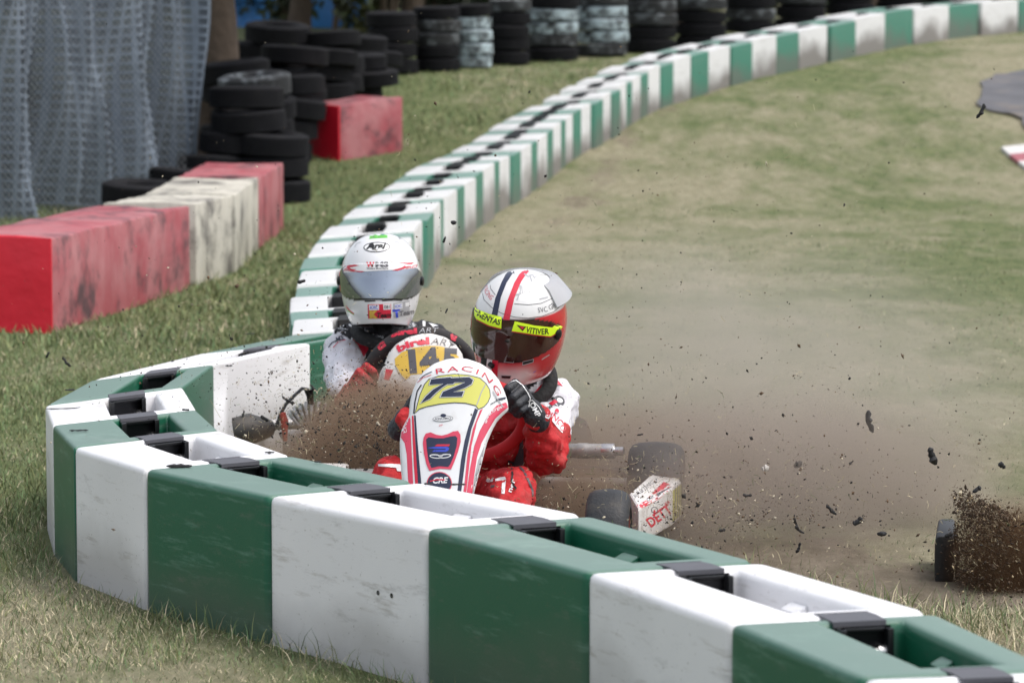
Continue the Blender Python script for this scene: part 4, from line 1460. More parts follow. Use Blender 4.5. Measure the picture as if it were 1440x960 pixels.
# right sidepod, engine on the driver's right, exhaust, rear bumper
rp = MB()
rt = [K72(-.36, .22, .17), K72(-.52, .24, .16), K72(-.60, .50, .21), K72(-.60, .80, .22), K72(-.36, .80, .22)]
rp.add(rt + [Vector((p.x, p.y, .05)) for p in rt], [(0, 1, 2, 3, 4), (9, 8, 7, 6, 5), (0, 5, 6, 1), (1, 6, 7, 2), (2, 7, 8, 3), (3, 8, 9, 4), (4, 9, 5, 0)])
rp.build('side_pod', PDW, k72, bevel=.012, seg=3)
ex = MB()
e0, e1 = P(770, 633, 11.25), P(848, 634, 11.2)
axs = (e1 - e0).normalized()
ex.lathe([(.018, -.03), (.023, 0), (.0235, (e1 - e0).length * .55)], e0, axs, 24)
ex.lathe([(.0235, (e1 - e0).length * .55), (.025, (e1 - e0).length * .56), (.025, (e1 - e0).length * .72), (.0235, (e1 - e0).length * .74), (.0235, (e1 - e0).length)], e0, axs, 24)
exo = ex.build('exhaust_silencer', M_alu, k72, smooth=50)
ec = MB()
ec.lathe([(.0240, -.002), (.0245, .002), (.0245, .034), (.022, .040), (.0145, .041), (.0145, .068), (.012, .068), (.012, .03), (.001, .03)], e1, axs, 24)
ec.build('end_cap', M_chr, exo, smooth=40)
el = MB()
el.tube([e0, e0 + Vector((-.10, .02, -.02)), K72(-.10, .98, .20), K72(-.30, .85, .16), K72(-.36, .66, .17)], .02, 10)
el.build('exhaust_pipe', M_alu, k72, smooth=60)
eb = MB(); eb.box(K72(-.30, .62, .12), (.16, .18, .14))
for z in (.195, .205, .215): eb.box(K72(-.30, .62, z), (.14, .15, .004))
eb.build('engine', M_alu, k72, bevel=.004)
rbm = MB(); rbm.tube([K72(-.58, 1.16, .12), K72(-.4, 1.20, .13), K72(.4, 1.20, .13), K72(.58, 1.16, .12)], .035, 10)
rbm.build('rear_bumper', M_blk, k72)

# ================================================================== kart with number 145
K14 = KartFrame((-.30, 11.64), (.20, -.98))
k14 = thing('racing_kart', K14(0, .5, 0), 'racing kart with amber number 14 panel, half hidden in brown dust', 'racing kart', 'racing karts in the crash')
kart_common(K14, k14, skip=('rr', 'fr'), seat_a=.06)
c4 = (440, 420, 6.0)
out14 = cp(c4, [(600, 900), (560, 800), (548, 700), (568, 620), (608, 540), (640, 460), (700, 390), (790, 335), (900, 303), (1020, 300), (1130, 330), (1210, 390), (1260, 460), (1282, 540), (1275, 640), (1262, 760), (1240, 900)])
pan14 = sheet_from_outline('front_panel', out14, P(596, 525, 11.72), (.12, -.9, .38), .035, .15, PDW, k14)
D = Decals(mesh_bvh(pan14), c4)
D.poly([(690, 505), (750, 450), (850, 412), (960, 395), (1080, 400), (1170, 430), (1230, 490), (1252, 560), (1200, 630), (960, 630), (830, 640), (780, 690), (720, 625), (695, 565)], YEO, 0)
D.line([(700, 570), (740, 640), (790, 690)], 6, SIL, 2)
D.text('14', straight(775, 622, 178, -5, 300, 1.25), GRYD, 1, bold=.06)
D.text('5', straight(1090, 588, 165, 4, 125, .62), GRYD, 1, bold=.06)
D.text('birel', None, REDS, 1, bold=.05, size=56, path=[(722, 452), (780, 420), (850, 398), (920, 385), (985, 380)])
D.text('ART', None, GRYD, 1, bold=-.005, shear=.2, size=54, path=[(992, 382), (1060, 385), (1130, 400), (1190, 425)])
D.poly([(615, 590), (680, 600), (640, 690), (600, 680)], REDS, 0)
D.poly([(560, 640), (590, 600), (600, 650), (580, 720)], SIL, 0)
D.build('graphics', pan14)
M_swb = mat('black suede grip', (.022, .020, .022), .8, var=.3, dirt=(.12, .09, .07), dscale=15, damt=.5)
SW14 = P(592, 536, 11.93)
sw14 = ring('steering_wheel', M_swb, k14, SW14, (.12, -.85, -.35), .182, .025)
D = Decals(mesh_bvh(sw14), c4)
D.text('birel', None, REDS, 0, bold=.06, size=42, path=[(655, 325), (720, 306), (800, 296), (880, 290)])
D.text('ART', None, SIL, 0, bold=-.005, shear=.2, size=40, path=[(892, 289), (960, 284), (1060, 284)])
D.build('lettering', sw14)
D.poly([(520, 370), (560, 335), (580, 330), (620, 395), (570, 435), (545, 420)], REDS, 0)
D.build('grip_band', sw14)
D.poly([(1160, 300), (1200, 290), (1220, 320), (1200, 360), (1165, 345)], REDS, 0)
D.build('grip_band', sw14)
stc = MB(); stc.tube([SW14, K14(0, 0, .12)], .012, 8); stc.build('steering_column', M_frame, k14)
# engine with cooling fins on the driver's right
en = MB()
ec_ = P(437, 600, 12.2)
en.box(ec_ + Vector((0, 0, -.09)), (.15, .2, .14), Matrix.Rotation(.35, 3, 'Z'))
eng = en.build('engine', M_alu, k14, bevel=.01)
for k in range(9):
    th = R(-44 + 11 * k)
    f = MB()
    c0 = ec_ + Vector((.008, 0, -.03))
    dirv = Vector((math.sin(th), -.10, math.cos(th)))
    side = Vector((math.cos(th), 0, -math.sin(th)))
    pts = [(0.02, -.075), (.085, -.075), (.112, -.05), (.122, 0), (.112, .05), (.085, .075), (.02, .075)]
    vs = []
    for sg in (-1, 1):
        for rr, yy in pts:
            vs.append(c0 + dirv * rr + Vector((0, yy, 0)) + side * (.0058 * sg))
    n_ = len(pts)
    f.add(vs, [tuple(range(n_)), tuple(range(2 * n_ - 1, n_ - 1, -1))] + [(i, (i + 1) % n_, (i + 1) % n_ + n_, i + n_) for i in range(n_)])
    f.build('cooling_fin', M_alu, eng, bevel=.0015, seg=1)
sp = MB()
spx = P(434, 548, 12.15)
sp.tube([P(437, 568, 12.15), P(436, 556, 12.15), spx], [.011, .013, .016], 10)
sp.build('spark_plug_cap', M_blk, eng, smooth=60)
cb_ = MB()
cb_.tube([spx, P(425, 546, 12.14), P(414, 556, 12.13), P(402, 568, 12.12), P(394, 583, 12.12), P(389, 600, 12.12)], .006, 8)
cb_.build('ignition_lead', mat('grey cable', (.05, .05, .055), .6), eng, smooth=60)
rd_ = MB()
rd_.tube([P(397, 580, 12.1), P(400, 592, 12.1), P(401, 620, 12.1)], [.010, .014, .007], 10)
rd_.build('fuel_hose', mat('orange red rubber', (.48, .07, .05), .6, dirt=(.25, .18, .14), damt=.5), eng, smooth=60)
mf = MB(); mf.tube([P(330, 607, 12.1), P(352, 603, 12.1), P(380, 602, 12.15)], [.05, .055, .03], 14)
mf.build('intake_silencer', mat('dusty black plastic', (.05, .048, .046), .6, dirt=(.2, .15, .11), damt=.7), k14, smooth=60)
for sg in (1, -1):
    rp = MB()
    rt = [K14(sg * .36, .22, .17), K14(sg * .52, .24, .16), K14(sg * .60, .50, .21), K14(sg * .60, .80, .22), K14(sg * .36, .80, .22)]
    rp.add(rt + [Vector((p.x, p.y, .05)) for p in rt], [(0, 1, 2, 3, 4), (9, 8, 7, 6, 5), (0, 5, 6, 1), (1, 6, 7, 2), (2, 7, 8, 3), (3, 8, 9, 4), (4, 9, 5, 0)])
    if sg > 0: rp.build('side_pod', PDW, k14, bevel=.012, seg=3)

# ================================================================== third kart at the right edge
K3 = KartFrame((2.0, 9.85), (-.55, -.83))
k3 = thing('racing_kart', K3(0, .5, 0), 'kart at the right edge, only its black rear bumper end showing beside flying soil', 'racing kart', 'racing karts in the crash')
kart_common(K3, k3, skip=('fr',))
bm3 = MB()
b3 = [P(1314, 787, 9.95), P(1342, 787, 9.99)]
cz = P(1328, 787, 9.97)
h_, w3 = .070, .028
prof3 = []
for i in range(24):
    a = i * 2 * math.pi / 24
    ca_, sa_ = math.cos(a), math.sin(a)
    prof3.append((w3 * abs(ca_) ** .35 * (1 if ca_ > 0 else -1), h_ * abs(sa_) ** .35 * (1 if sa_ > 0 else -1)))
vs = []
for dy in (-.004, 0, .32):
    k_ = .88 if dy == -.004 else 1
    for x, z in prof3: vs.append(cz + Vector((x * k_ + dy * (cz.x / cz.y) * 1.15, dy * 1.0, z * (.96 if k_ < 1 else 1))))
n_ = 24
bm3.add(vs, [tuple(range(n_)), tuple(range(3 * n_ - 1, 2 * n_ - 1, -1))] + [(r_ * n_ + i, r_ * n_ + (i + 1) % n_, (r_ + 1) * n_ + (i + 1) % n_, (r_ + 1) * n_ + i) for r_ in (0, 1) for i in range(n_)])
bm3.build('rear_bumper', mat('scuffed black bumper', (.008, .009, .011), .45, var=.4, scale=25, dirt=(.10, .08, .07), dscale=20, damt=.35), k3, smooth=50)
lp = MB()
lp.tube([P(1344, 752, 9.99), P(1347, 787, 10.0), P(1345, 822, 9.99)], .006, 6)
lp.build('bumper_lip', M_blk, k3)
py = MB()
pt3 = [P(1432, 745, 10.1), P(1500, 735, 10.1), P(1500, 800, 10.1), P(1436, 790, 10.1)]
py.add(pt3 + [p + Vector((.05, .25, 0)) for p in pt3], [(0, 1, 2, 3), (4, 7, 6, 5), (0, 4, 5, 1), (1, 5, 6, 2), (2, 6, 7, 3), (3, 7, 4, 0)])
py.build('side_pod', M_ylp, k3, bevel=.012)

# ================================================================== helmets
def helmet(parent, name, centre, yaw, pitch, roll, dims, colour, vis_mat, gap=(-22, 16), shell_rough=.18):
    M = Matrix.Rotation(R(roll), 3, 'Y') @ Matrix.Rotation(R(yaw), 3, 'Z') @ Matrix.Rotation(R(pitch), 3, 'X')
    ax, ay, az = dims
    C0 = Vector(centre)
    def loc(a, e, off=0.0):
        ce, se = math.cos(e), math.sin(e)
        cc = max(ce, 0) ** (.86 if e > 0 else .60)
        x = (ax + off) * cc * math.sin(a)
        y = -(ay + off) * cc * math.cos(a)
        z = (az + off) * (abs(se) ** .94) if se > 0 else -(az * 1.22) * abs(se) - off * .3 * abs(se)
        fr = max(0, math.cos(a))
        if e < 0:
            k = min(1, -e / .9)
            y -= .030 * k * fr ** 2
            x *= 1 - .06 * k
            if fr == 0: y *= 1 - .10 * k
        return Vector((x, y, z))
    def W(a, e, off=0.0): return C0 + M @ loc(a, e, off)
    NA, NE = 120, 80
    e0, e1 = R(-53), R(90)
    vs, cols, fs = [], [], []
    for j in range(NE + 1):
        e = e0 + (e1 - e0) * j / NE
        for i in range(NA):
            a = -math.pi + 2 * math.pi * i / NA
            vs.append(W(a, e)); cols.append(colour(a, e, loc(a, e)))
    for j in range(NE):
        for i in range(NA):
            fs.append((j * NA + i, j * NA + (i + 1) % NA, (j + 1) * NA + (i + 1) % NA, (j + 1) * NA + i))
    # rolled edge and dark lining under it
    for j, (sc, up) in enumerate(((.93, .004), (.88, .03), (.80, .10))):
        for i in range(NA):
            q = loc(-math.pi + 2 * math.pi * i / NA, e0)
            vs.append(C0 + M @ Vector((q.x * sc, q.y * sc, q.z + up))); cols.append((.012, .012, .013))
    k0 = (NE + 1) * NA
    prev = 0
    for j in range(3):
        cur = k0 + j * NA
        for i in range(NA):
            fs.append((prev + i, cur + i, cur + (i + 1) % NA, prev + (i + 1) % NA))
        prev = cur
    fs.append(tuple(prev + i for i in range(NA)))
    base = base_of(parent)
    me = bpy.data.meshes.new(name)
    me.from_pydata([tuple(v - base) for v in vs], [], fs)
    at = me.color_attributes.new('Col', 'FLOAT_COLOR', 'POINT')
    for i, c in enumerate(cols): at.data[i].color = (*c, 1)
    bm = bmesh.new(); bm.from_mesh(me); bmesh.ops.recalc_face_normals(bm, faces=bm.faces); bm.to_mesh(me); bm.free()
    me.materials.append(attr_mat(name + ' paint', shell_rough, .5))
    me.shade_smooth()
    o = bpy.data.objects.new(name, me); COL.objects.link(o); o.parent = parent
    # visor
    def edge(a):
        t = abs(a) / R(88)
        up = gap[1] - (gap[1] - 5) * max(0, (t - .45) / .55) ** 1.6
        dn = gap[0] + (abs(gap[0]) - 8) * max(0, (t - .40) / .60) ** 1.5
        return R(dn), R(up)
    vb = MB()
    NV, NH_ = 48, 14
    vv = []
    for off in (.0055, .0015):
        for i in range(NV + 1):
            a = R(-88) + R(176) * i / NV
            lo, hi = edge(a)
            for j in range(NH_ + 1):
                vv.append(W(a, lo + (hi - lo) * j / NH_, off))
    k = NH_ + 1
    N = (NV + 1) * k
    ff = [(i * k + j, (i + 1) * k + j, (i + 1) * k + j + 1, i * k + j + 1) for i in range(NV) for j in range(NH_)]
    ff2 = [tuple(q + N for q in reversed(f)) for f in ff]
    bd = [j for j in range(k)] + [i * k + NH_ for i in range(1, NV + 1)] + [NV * k + j for j in range(NH_ - 1, -1, -1)] + [i * k for i in range(NV - 1, 0, -1)]
    ff3 = [(a, b, b + N, a + N) for a, b in zip(bd, bd[1:] + bd[:1])]
    vb.add(vv, ff + ff2 + ff3)
    vo = vb.build('visor', vis_mat, o, smooth=60)
    # pivots
    for sg in (1, -1):
        pb = MB()
        p = W(sg * R(83), R(-1), .004); q = W(sg * R(83), R(-1), .05)
        pb.lathe([(.016, 0), (.016, .006), (.010, .009), (.001, .009)], p, (q - p), 18)
        pb.build('visor_pivot', M_blk, vo, smooth=40)
    return o, vo, W, edge

def sm(a, b, x):
    t = max(0, min(1, (x - a) / (b - a))); return t * t * (3 - 2 * t)
def lerp3(a, b, t): return tuple(a[i] + (b[i] - a[i]) * t for i in range(3))
def gasket(a, e, gap):
    t = abs(a) / R(90)
    up = gap[1] - (gap[1] - 5) * max(0, (t - .45) / .55) ** 1.6
    dn = gap[0] + (abs(gap[0]) - 8) * max(0, (t - .40) / .60) ** 1.5
    return abs(a) < R(92) and R(dn - 2.0) < e < R(up + 1.6)

# ---------------------------------------------------------------- driver in the red and white helmet
p72 = thing('person', P(655, 790, 10.85), 'driver in red suit and red and white striped helmet gripping a red steering wheel', 'person', 'kart drivers')
sh_l, el_l, wr_l = P(776, 566, 10.72), P(768, 640, 10.46), P(752, 584, 10.31)
sh_r, el_r, wr_r = P(668, 590, 10.88), P(592, 640, 10.66), P(572, 590, 10.36)
pel, chest, nk = P(660, 702, 11.0), P(728, 606, 10.95), P(738, 538, 10.66)
hipl, kl, al = P(690, 712, 10.84), P(722, 692, 10.27), P(692, 800, 9.93)
hipr, kr, ar = P(622, 712, 10.84), P(551, 676, 10.34), P(588, 800, 9.95)
caps72 = [(pel, chest, .15, .155), (chest, P(738, 580, 10.85), .145, .095), (P(738, 580, 10.85), nk, .085, .06),
          (P(738, 580, 10.82), sh_l, .09, .085), (P(720, 590, 10.86), sh_r, .09, .078),
          (sh_l, el_l, .078, .062), (el_l, wr_l, .060, .038), (sh_r, el_r, .075, .060), (el_r, wr_r, .058, .038),
          (pel, hipl, .13, .115), (pel, hipr, .13, .115), (hipl, kl, .105, .072), (kl, al, .070, .048), (hipr, kr, .105, .072), (kr, ar, .070, .048),
          (al, al + Vector((-.03, -.17, -.01)), .045, .035), (ar, ar + Vector((-.03, -.17, -.01)), .045, .035)]
def col72(p):
    d, t = seg_dist(p, sh_l, el_l); d2, t2 = seg_dist(p, el_l, wr_l)
    if d < .115 and t < .62 and d < d2 + .02 and p.x > chest.x + .03: return 1
    d, t = seg_dist(p, sh_r, el_r)
    if d < .105 and t < .5 and p.x < sh_r.x + .03: return 1
    if (p - al).length < .09 and p.z < al.z - .02: return 2
    if (p - ar).length < .09 and p.z < ar.z - .02: return 2
    if (p - nk).length < .085: return 2
    return 0
def cloth_ridges(seed, amp=.006):
    """folds in the cloth: broad ones with finer creases riding on them"""
    r = random.Random(seed)
    def waves(lo, hi, n):
        return [(Vector((r.gauss(0, 1), r.gauss(0, 1), r.gauss(0, 1))).normalized() * r.uniform(lo, hi), r.uniform(0, 6.28)) for _ in range(n)]
    k1, k2 = waves(30, 70, 5), waves(90, 170, 5)
    def f(p):
        s1 = sum(math.sin(k.dot(p) + ph + 1.5 * math.sin(p.z * 20 + ph)) for k, ph in k1) / 2.4
        s2 = sum(1 - 2 * abs(math.sin(k.dot(p) * .5 + ph + 1.2 * s1)) for k, ph in k2) / 2.4
        return amp * (.70 * s1 + .62 * s2)
    return f
body72 = blob('body', caps72, [M_suitr, M_suitw, M_suitb], p72, .008, 5, col72, cloth_ridges(3, .010))
c2 = (660, 500, 4.8)
D = Decals(mesh_bvh(body72), c2, base_off=.003, step=.001)
D.poly([(512, 205), (550, 148), (590, 155), (632, 205), (580, 190)], REDS, 0)
D.ellipse((562, 180), 20, 12, WHT, 1, -20); D.ellipse((562, 180), 13, 7, REDS, 2, -20)
D.poly([(420, 270), (470, 210), (515, 170), (500, 215), (460, 290), (445, 305)], REDS, 0)
D.poly([(505, 400), (560, 395), (620, 440), (640, 470), (630, 520), (600, 490), (560, 440), (510, 415)], WHT, 0)
D.text('SINCO', None, REDS, 1, bold=.02, size=36, path=[(515, 408), (560, 420), (600, 460), (625, 515)])
D.text('OMP', straight(500, 360, 20, -3), BLKS, 0, bold=.02)
D.ellipse((605, 305), 40, 34, GRYD, 0, 30); D.poly([(535, 320), (575, 295), (600, 310), (560, 335)], REDS, 1)
D.ellipse((612, 300), 22, 16, WHT, 1, 30); D.ellipse((592, 372), 14, 16, REDS, 1); D.ellipse((618, 340), 12, 8, WHT, 1)
D.ellipse((565, 287), 12, 10, BLKS, 1)
D.build('sleeve_patch', body72)
D.poly([(100, 832), (240, 815), (248, 830), (238, 930), (216, 930), (222, 838), (92, 858)], WHT, 0)
D.poly([(100, 878), (185, 868), (188, 882), (95, 895)], BLKS, 0)
D.text('ner', None, WHT, 0, bold=.02, size=30, path=[(282, 925), (300, 880), (312, 835)])
D.line([(285, 755), (292, 800), (285, 840), (300, 875), (318, 895)], 13, BLKS, 1)
D.line([(260, 712), (330, 735), (370, 780), (400, 840), (425, 900), (435, 950)], 14, GRYD, 0)
D.build('knee_patch', body72)
def dc(x, y): return (2 * 0 + x, y)
Dk = Decals(mesh_bvh(body72), (370, 530, 6.26), base_off=.003)
Dk.poly([(1010, 765), (1110, 762), (1205, 765), (1205, 800), (1110, 790), (1015, 785)], WHT, 0)
Dk.poly([(1165, 775), (1225, 770), (1225, 830), (1180, 825)], WHT, 0)
Dk.build('knee_stripe', body72)

def glove(parent, name, m, fx, dd, right=False, grip=True):
    """a gloved hand closed on the wheel rim: palm, four fingers of different length and a thumb"""
    def H(x, y, d): 
        q = fx(x, y); return P(q[0], q[1], d + dd)
    wr = H(751, 583, 10.30)
    kn = [H(724.5, 539, 10.275), H(735, 547, 10.27), H(741, 558, 10.275), H(744.5, 569, 10.285)]
    mid = [H(714, 546, 10.24), H(721.5, 558.5, 10.232), H(728, 568.5, 10.24), H(733, 577, 10.25)]
    low = [H(710.5, 555, 10.262), H(715.5, 567, 10.258), H(720.5, 576, 10.262), H(726, 582.5, 10.272)]
    tip = [H(712, 560, 10.295), H(718, 571, 10.298), H(724, 579, 10.295), H(730, 584, 10.298)]
    rr = [.0118, .0122, .0116, .0102]
    caps = [(wr, H(748, 576, 10.3), .032, .032), (wr, H(756, 591, 10.32), .033, .037)]
    for i in range(4):
        caps += [(H(748, 575, 10.297), kn[i], .024, .0145), (kn[i], mid[i], rr[i] + .0015, rr[i] + .0005), (mid[i], low[i], rr[i] + .0005, rr[i]), (low[i], tip[i], rr[i], rr[i] - .001)]
    caps += [(H(746, 572, 10.31), H(734, 557, 10.33), .020, .015), (H(734, 557, 10.33), H(722, 556, 10.335), .014, .0125), (H(722, 556, 10.335), H(714, 562, 10.325), .0125, .011)]
    return blob(name, caps, [m], parent, .0026, 2)
gl = glove(p72, 'glove', M_glove, lambda x, y: (x, y), 0.0)
D = Decals(mesh_bvh(gl), c2, base_off=.0015)
D.line([(255, 190), (285, 172), (315, 165), (360, 198), (395, 250), (412, 285), (402, 345)], 6, WHT, 0)
D.text('OMP', straight(405, 325, 34, 62), WHT, 0, bold=.02)
D.line([(395, 310), (425, 300), (470, 345), (490, 380)], 4, WHT, 0)
D.build('piping', gl)
glove(p72, 'glove', M_glove, lambda x, y: (1318 - x, y + 12), .10)
shoe = MB()
for q in (al, ar):
    pass
hc_ = P(731, 454, 10.50)
gapR = (-19, 20)
def colr(a, e, q):
    RED, WH = (.50, .012, .022), (.70, .69, .69)
    if gasket(a, e, gapR): return (.012, .010, .010)
    crown = sm(.060, .064, q.z)
    line = 1 if .0595 < q.z < .0650 else 0
    chinw = sm(.35, .8, math.cos(a)) * sm(R(-20), R(-40), e) if e < 0 else 0
    brow = sm(.70, .95, math.cos(a)) * sm(.035, .060, q.z)
    c = lerp3(RED, WH, max(crown, chinw, brow * .85))
    if e < R(-46) and math.cos(a) < .85: c = lerp3(c, (.55, .55, .55), .8)
    return c
M_visr = mat('amber brown visor', (.036, .007, .005), .12, var=.75, scale=3, coat=.6, dirt=(.16, .08, .05), dscale=10, damt=.3)
hr, vr, Wr, edr = helmet(p72, 'helmet', hc_, -27, 15, 9, (.133, .165, .158), colr, M_visr, gapR)
c3 = (640, 360, 5.05)
D = Decals(mesh_bvh(hr), c3, base_off=.0012)
D.poly([(392, 92), (440, 82), (400, 135), (365, 190), (325, 290), (300, 420), (298, 450), (258, 440), (260, 412), (285, 300), (330, 185), (358, 130)], NAV, 0)
D.poly([(490, 95), (548, 82), (500, 135), (470, 180), (420, 300), (388, 445), (386, 470), (340, 462), (342, 438), (370, 320), (420, 190), (455, 130)], REDS, 0)
D.build('graphics', hr)
D.poly([(192, 670), (238, 680), (226, 735), (218, 800), (180, 790), (184, 735)], BLKS, 0)
D.poly([(240, 680), (276, 690), (262, 750), (256, 830), (218, 820), (226, 735)], WHT, 0)
D.poly([(277, 690), (312, 700), (303, 770), (300, 860), (256, 850), (262, 750)], REDS, 0)
D.build('chin_stripes', hr)
D.text('SVC GROUP', None, GRYD, 0, bold=-.005, size=36, path=[(588, 402), (640, 398), (690, 378), (730, 345), (770, 285)])
D.text('RACING', None, REDS, 0, bold=-.005, size=34, path=[(196, 210), (205, 250), (225, 285), (252, 312)])
D.build('lettering', hr)
D.line([(192, 255), (205, 310), (260, 365), (330, 406), (420, 433), (520, 441), (620, 427), (700, 396), (760, 347), (786, 300)], 3.5, BLKS, 0)
D.line([(246, 190), (252, 230), (286, 276)], 3.5, BLKS, 0)
D.line([(420, 338), (520, 346), (610, 336), (690, 301), (730, 250), (736, 212), (702, 160), (640, 116), (585, 92)], 3.5, BLKS, 0)
D.build('pinstripe', hr)
# a signature
for ln in ([(440, 310), (465, 245), (460, 205), (475, 215), (480, 260), (520, 235), (535, 262)], [(490, 125), (520, 145), (550, 130), (565, 155), (580, 140)], [(430, 275), (470, 262)], [(600, 305), (660, 290)], [(545, 180), (530, 130)]):
    D.line(ln, 9, SIL, 1)
D.build('signature', hr)
for q in ([(350, 735), (415, 742), (412, 755), (352, 750)], [(482, 752), (555, 735), (552, 752), (482, 772)], [(330, 850), (395, 852), (390, 868), (332, 865)], [(138, 632), (150, 635), (178, 678), (172, 690)]):
    D.poly(grow(q, 4), SIL, 0); D.poly(q, BLKS, 1)
D.line([(615, 735), (670, 700)], 6, SIL, 0)
D.poly([(550, 830), (580, 808), (562, 826)], BLU, 0)
D.build('chin_vents', hr)
D = Decals(joint_bvh(hr, vr), c3, base_off=.0025, step=.0008)
D.poly([(138, 345), (150, 375), (235, 408), (330, 432), (328, 515), (240, 492), (150, 447), (136, 420)], FLU, 0)
D.text('MENYAS', None, BLKS, 1, bold=.02, size=42, path=[(150, 420), (200, 450), (260, 475), (315, 490)])
D.line([(150, 452), (240, 497), (326, 520)], 5, REDS, 1)
D.build('tear_off_strip', vr)
D.poly([(424, 463), (560, 492), (690, 507), (712, 487), (765, 500), (740, 532), (680, 570), (560, 556), (402, 532)], FLU, 0)
D.text('VITIVER', None, BLKS, 1, bold=.02, size=40, path=[(500, 538), (560, 552), (610, 556), (668, 552)])
D.poly([(436, 488), (505, 502), (480, 532)], BLKS, 1); D.poly([(455, 496), (492, 503), (478, 522)], REDS, 2)
D.line([(402, 536), (560, 561), (680, 574), (742, 535)], 5, REDS, 1)
D.build('tear_off_strip', vr)
# visor tab and front latch
tb = MB(); tb.tube([Wr(R(-2), R(-24), .004), Wr(R(4), R(-25), .010)], .008, 8); tb.build('visor_tab', M_blk, vr)
# translucent rear spoiler
M_spoil = mat('smoky clear spoiler', (.45, .45, .47), .25, var=.1, coat=.3, alpha=.75)
spb = MB()
vs = []
NS = 30
for off, lift in ((.003, 0), (.019, 0), (.017, 0), (.001, 0)):
    pass
for i in range(NS + 1):
    a = math.pi + R(-95) + R(190) * i / NS
    tt = 1 - abs(i / NS * 2 - 1) ** 3
    vs += [Wr(a, R(57), .002), Wr(a, R(47), .006 + .014 * tt), Wr(a, R(26), .010 + .020 * tt), Wr(a, R(25), .006 + .016 * tt), Wr(a, R(44), .002)]
fs = [(i * 5 + j, (i + 1) * 5 + j, (i + 1) * 5 + (j + 1) % 5, i * 5 + (j + 1) % 5) for i in range(NS) for j in range(5)] + [(0, 1, 2, 3, 4), tuple(NS * 5 + q for q in (4, 3, 2, 1, 0))]
spb.add(vs, fs)
spb.build('spoiler', M_spoil, hr, smooth=50)
nb_ = MB()
nkr = hc_ + (nk - hc_) * .72
for i in range(1): pass
ring('neck_brace', mat('black foam collar', (.016, .016, .017), .85, var=.3, scale=40, bump=.3), p72, nk + Vector((.0, -.02, .015)), (nk - chest), .078, .022, spokes=False)

# ---------------------------------------------------------------- driver in the white helmet
p14 = thing('person', P(560, 720, 12.35), 'driver in white helmet with mirror visor and white, black and red suit', 'person', 'kart drivers')
hcw = P(535.5, 394, 12.08)
nkw = P(541, 462, 12.2)
sR, eR, wR = P(491, 486, 12.22), P(480, 528, 12.02), P(490, 554, 11.90)
sL, eL, wL = P(606, 486, 12.25), P(652, 560, 12.05), P(668, 545, 11.92)
che, pe = P(548, 520, 12.3), P(560, 600, 12.42)
hL, kL_, aL = P(585, 612, 12.4), P(640, 590, 11.95), P(610, 670, 11.6)
hR, kR_, aR = P(540, 612, 12.4), P(525, 585, 11.85), P(560, 670, 11.55)
caps14 = [(pe, che, .15, .16), (che, P(544, 490, 12.25), .155, .11), (P(544, 492, 12.24), nkw, .10, .07), (P(545, 492, 12.24), sR, .105, .082), (P(545, 492, 12.24), sL, .105, .082),
          (sR, eR, .076, .068), (eR, wR, .066, .046), (sL, eL, .076, .062), (eL, wL, .06, .042),
          (pe, hL, .13, .11), (pe, hR, .13, .11), (hL, kL_, .10, .07), (kL_, aL, .068, .045), (hR, kR_, .10, .07), (kR_, aR, .068, .045)]
def col14(p):
    q = pix(p)
    dr, tr = seg_dist(p, sR, eR); d2, t2 = seg_dist(p, eR, wR); dl, tl = seg_dist(p, sL, eL)
    if min(dr, d2) < .10 and p.x < sR.x + .065 and q[1] > 462:
        return 1
    if dl < .10 and tl > .12: return 1
    if (p - nkw).length < .13: return 2
    if q[1] > 505 and q[1] < 560: return 2
    if q[0] < 512 or q[0] > 590: return 0 if q[1] > 466 else 2
    return 2
body14 = blob('body', caps14, [M_suitr, M_suitw, M_suitb], p14, .008, 5, col14, cloth_ridges(8, .011))
D = Decals(mesh_bvh(body14), c4, base_off=.003, step=.001)
D.poly([(135, 262), (170, 225), (230, 200), (290, 196), (345, 250), (350, 300), (325, 350), (280, 320), (210, 275), (150, 270)], M_suitb, 0)
D.line([(290, 200), (345, 250), (348, 300), (322, 352)], 16, WHT, 1)
star = [(185, 225), (235, 232), (262, 205), (255, 238), (298, 262), (248, 252), (222, 252), (200, 250), (212, 236)]
D.poly(star, WHT, 1); D.poly([(205, 230), (236, 238), (252, 222), (248, 242), (270, 254), (246, 247), (216, 246), (222, 237)], M_suitb, 2)
D.line([(130, 410), (160, 370), (200, 350), (270, 340)], 8, NAV, 0)
D.text('MS', straight(195, 368, 40, -25), NAV, 1, bold=.01, shear=.3)
D.line([(170, 410), (215, 360), (280, 345)], 6, REDS, 1)
D.poly([(360, 262), (400, 300), (440, 370), (470, 420), (430, 490), (405, 440), (375, 380), (335, 345)], REDS, 0)
D.build('shoulder_patch', body14)
D.poly([(925, 185), (950, 182), (948, 240), (930, 245)], WHT, 0)
D.poly([(975, 200), (1010, 208), (1030, 188), (1030, 215), (1062, 228), (1025, 230), (1012, 252), (1005, 228)], WHT, 1)
D.build('shoulder_patch', body14)
M_belt = mat('printed neck strap', (.30, .30, .32), .6)
br = ring('neck_brace', mat('black foam collar', (.016, .016, .017), .85), p14, P(541, 466, 12.16), (.02, -.3, 1), .095, .024, spokes=False)
D = Decals(mesh_bvh(br), c4, base_off=.002)
D.poly([(740, 265), (880, 165), (905, 195), (790, 290), (750, 300)], SIL, 0)
D.text('WINGS', straight(770, 275, 42, -37), BLKS, 1, bold=.03)
D.build('strap', br)
D.poly([(370, 215), (430, 230), (560, 300), (600, 320), (540, 330), (430, 270)], GRYD, 0)
D.text('WINGS', straight(440, 258, 36, 28), SIL, 1, bold=.03)
D.build('strap', br)
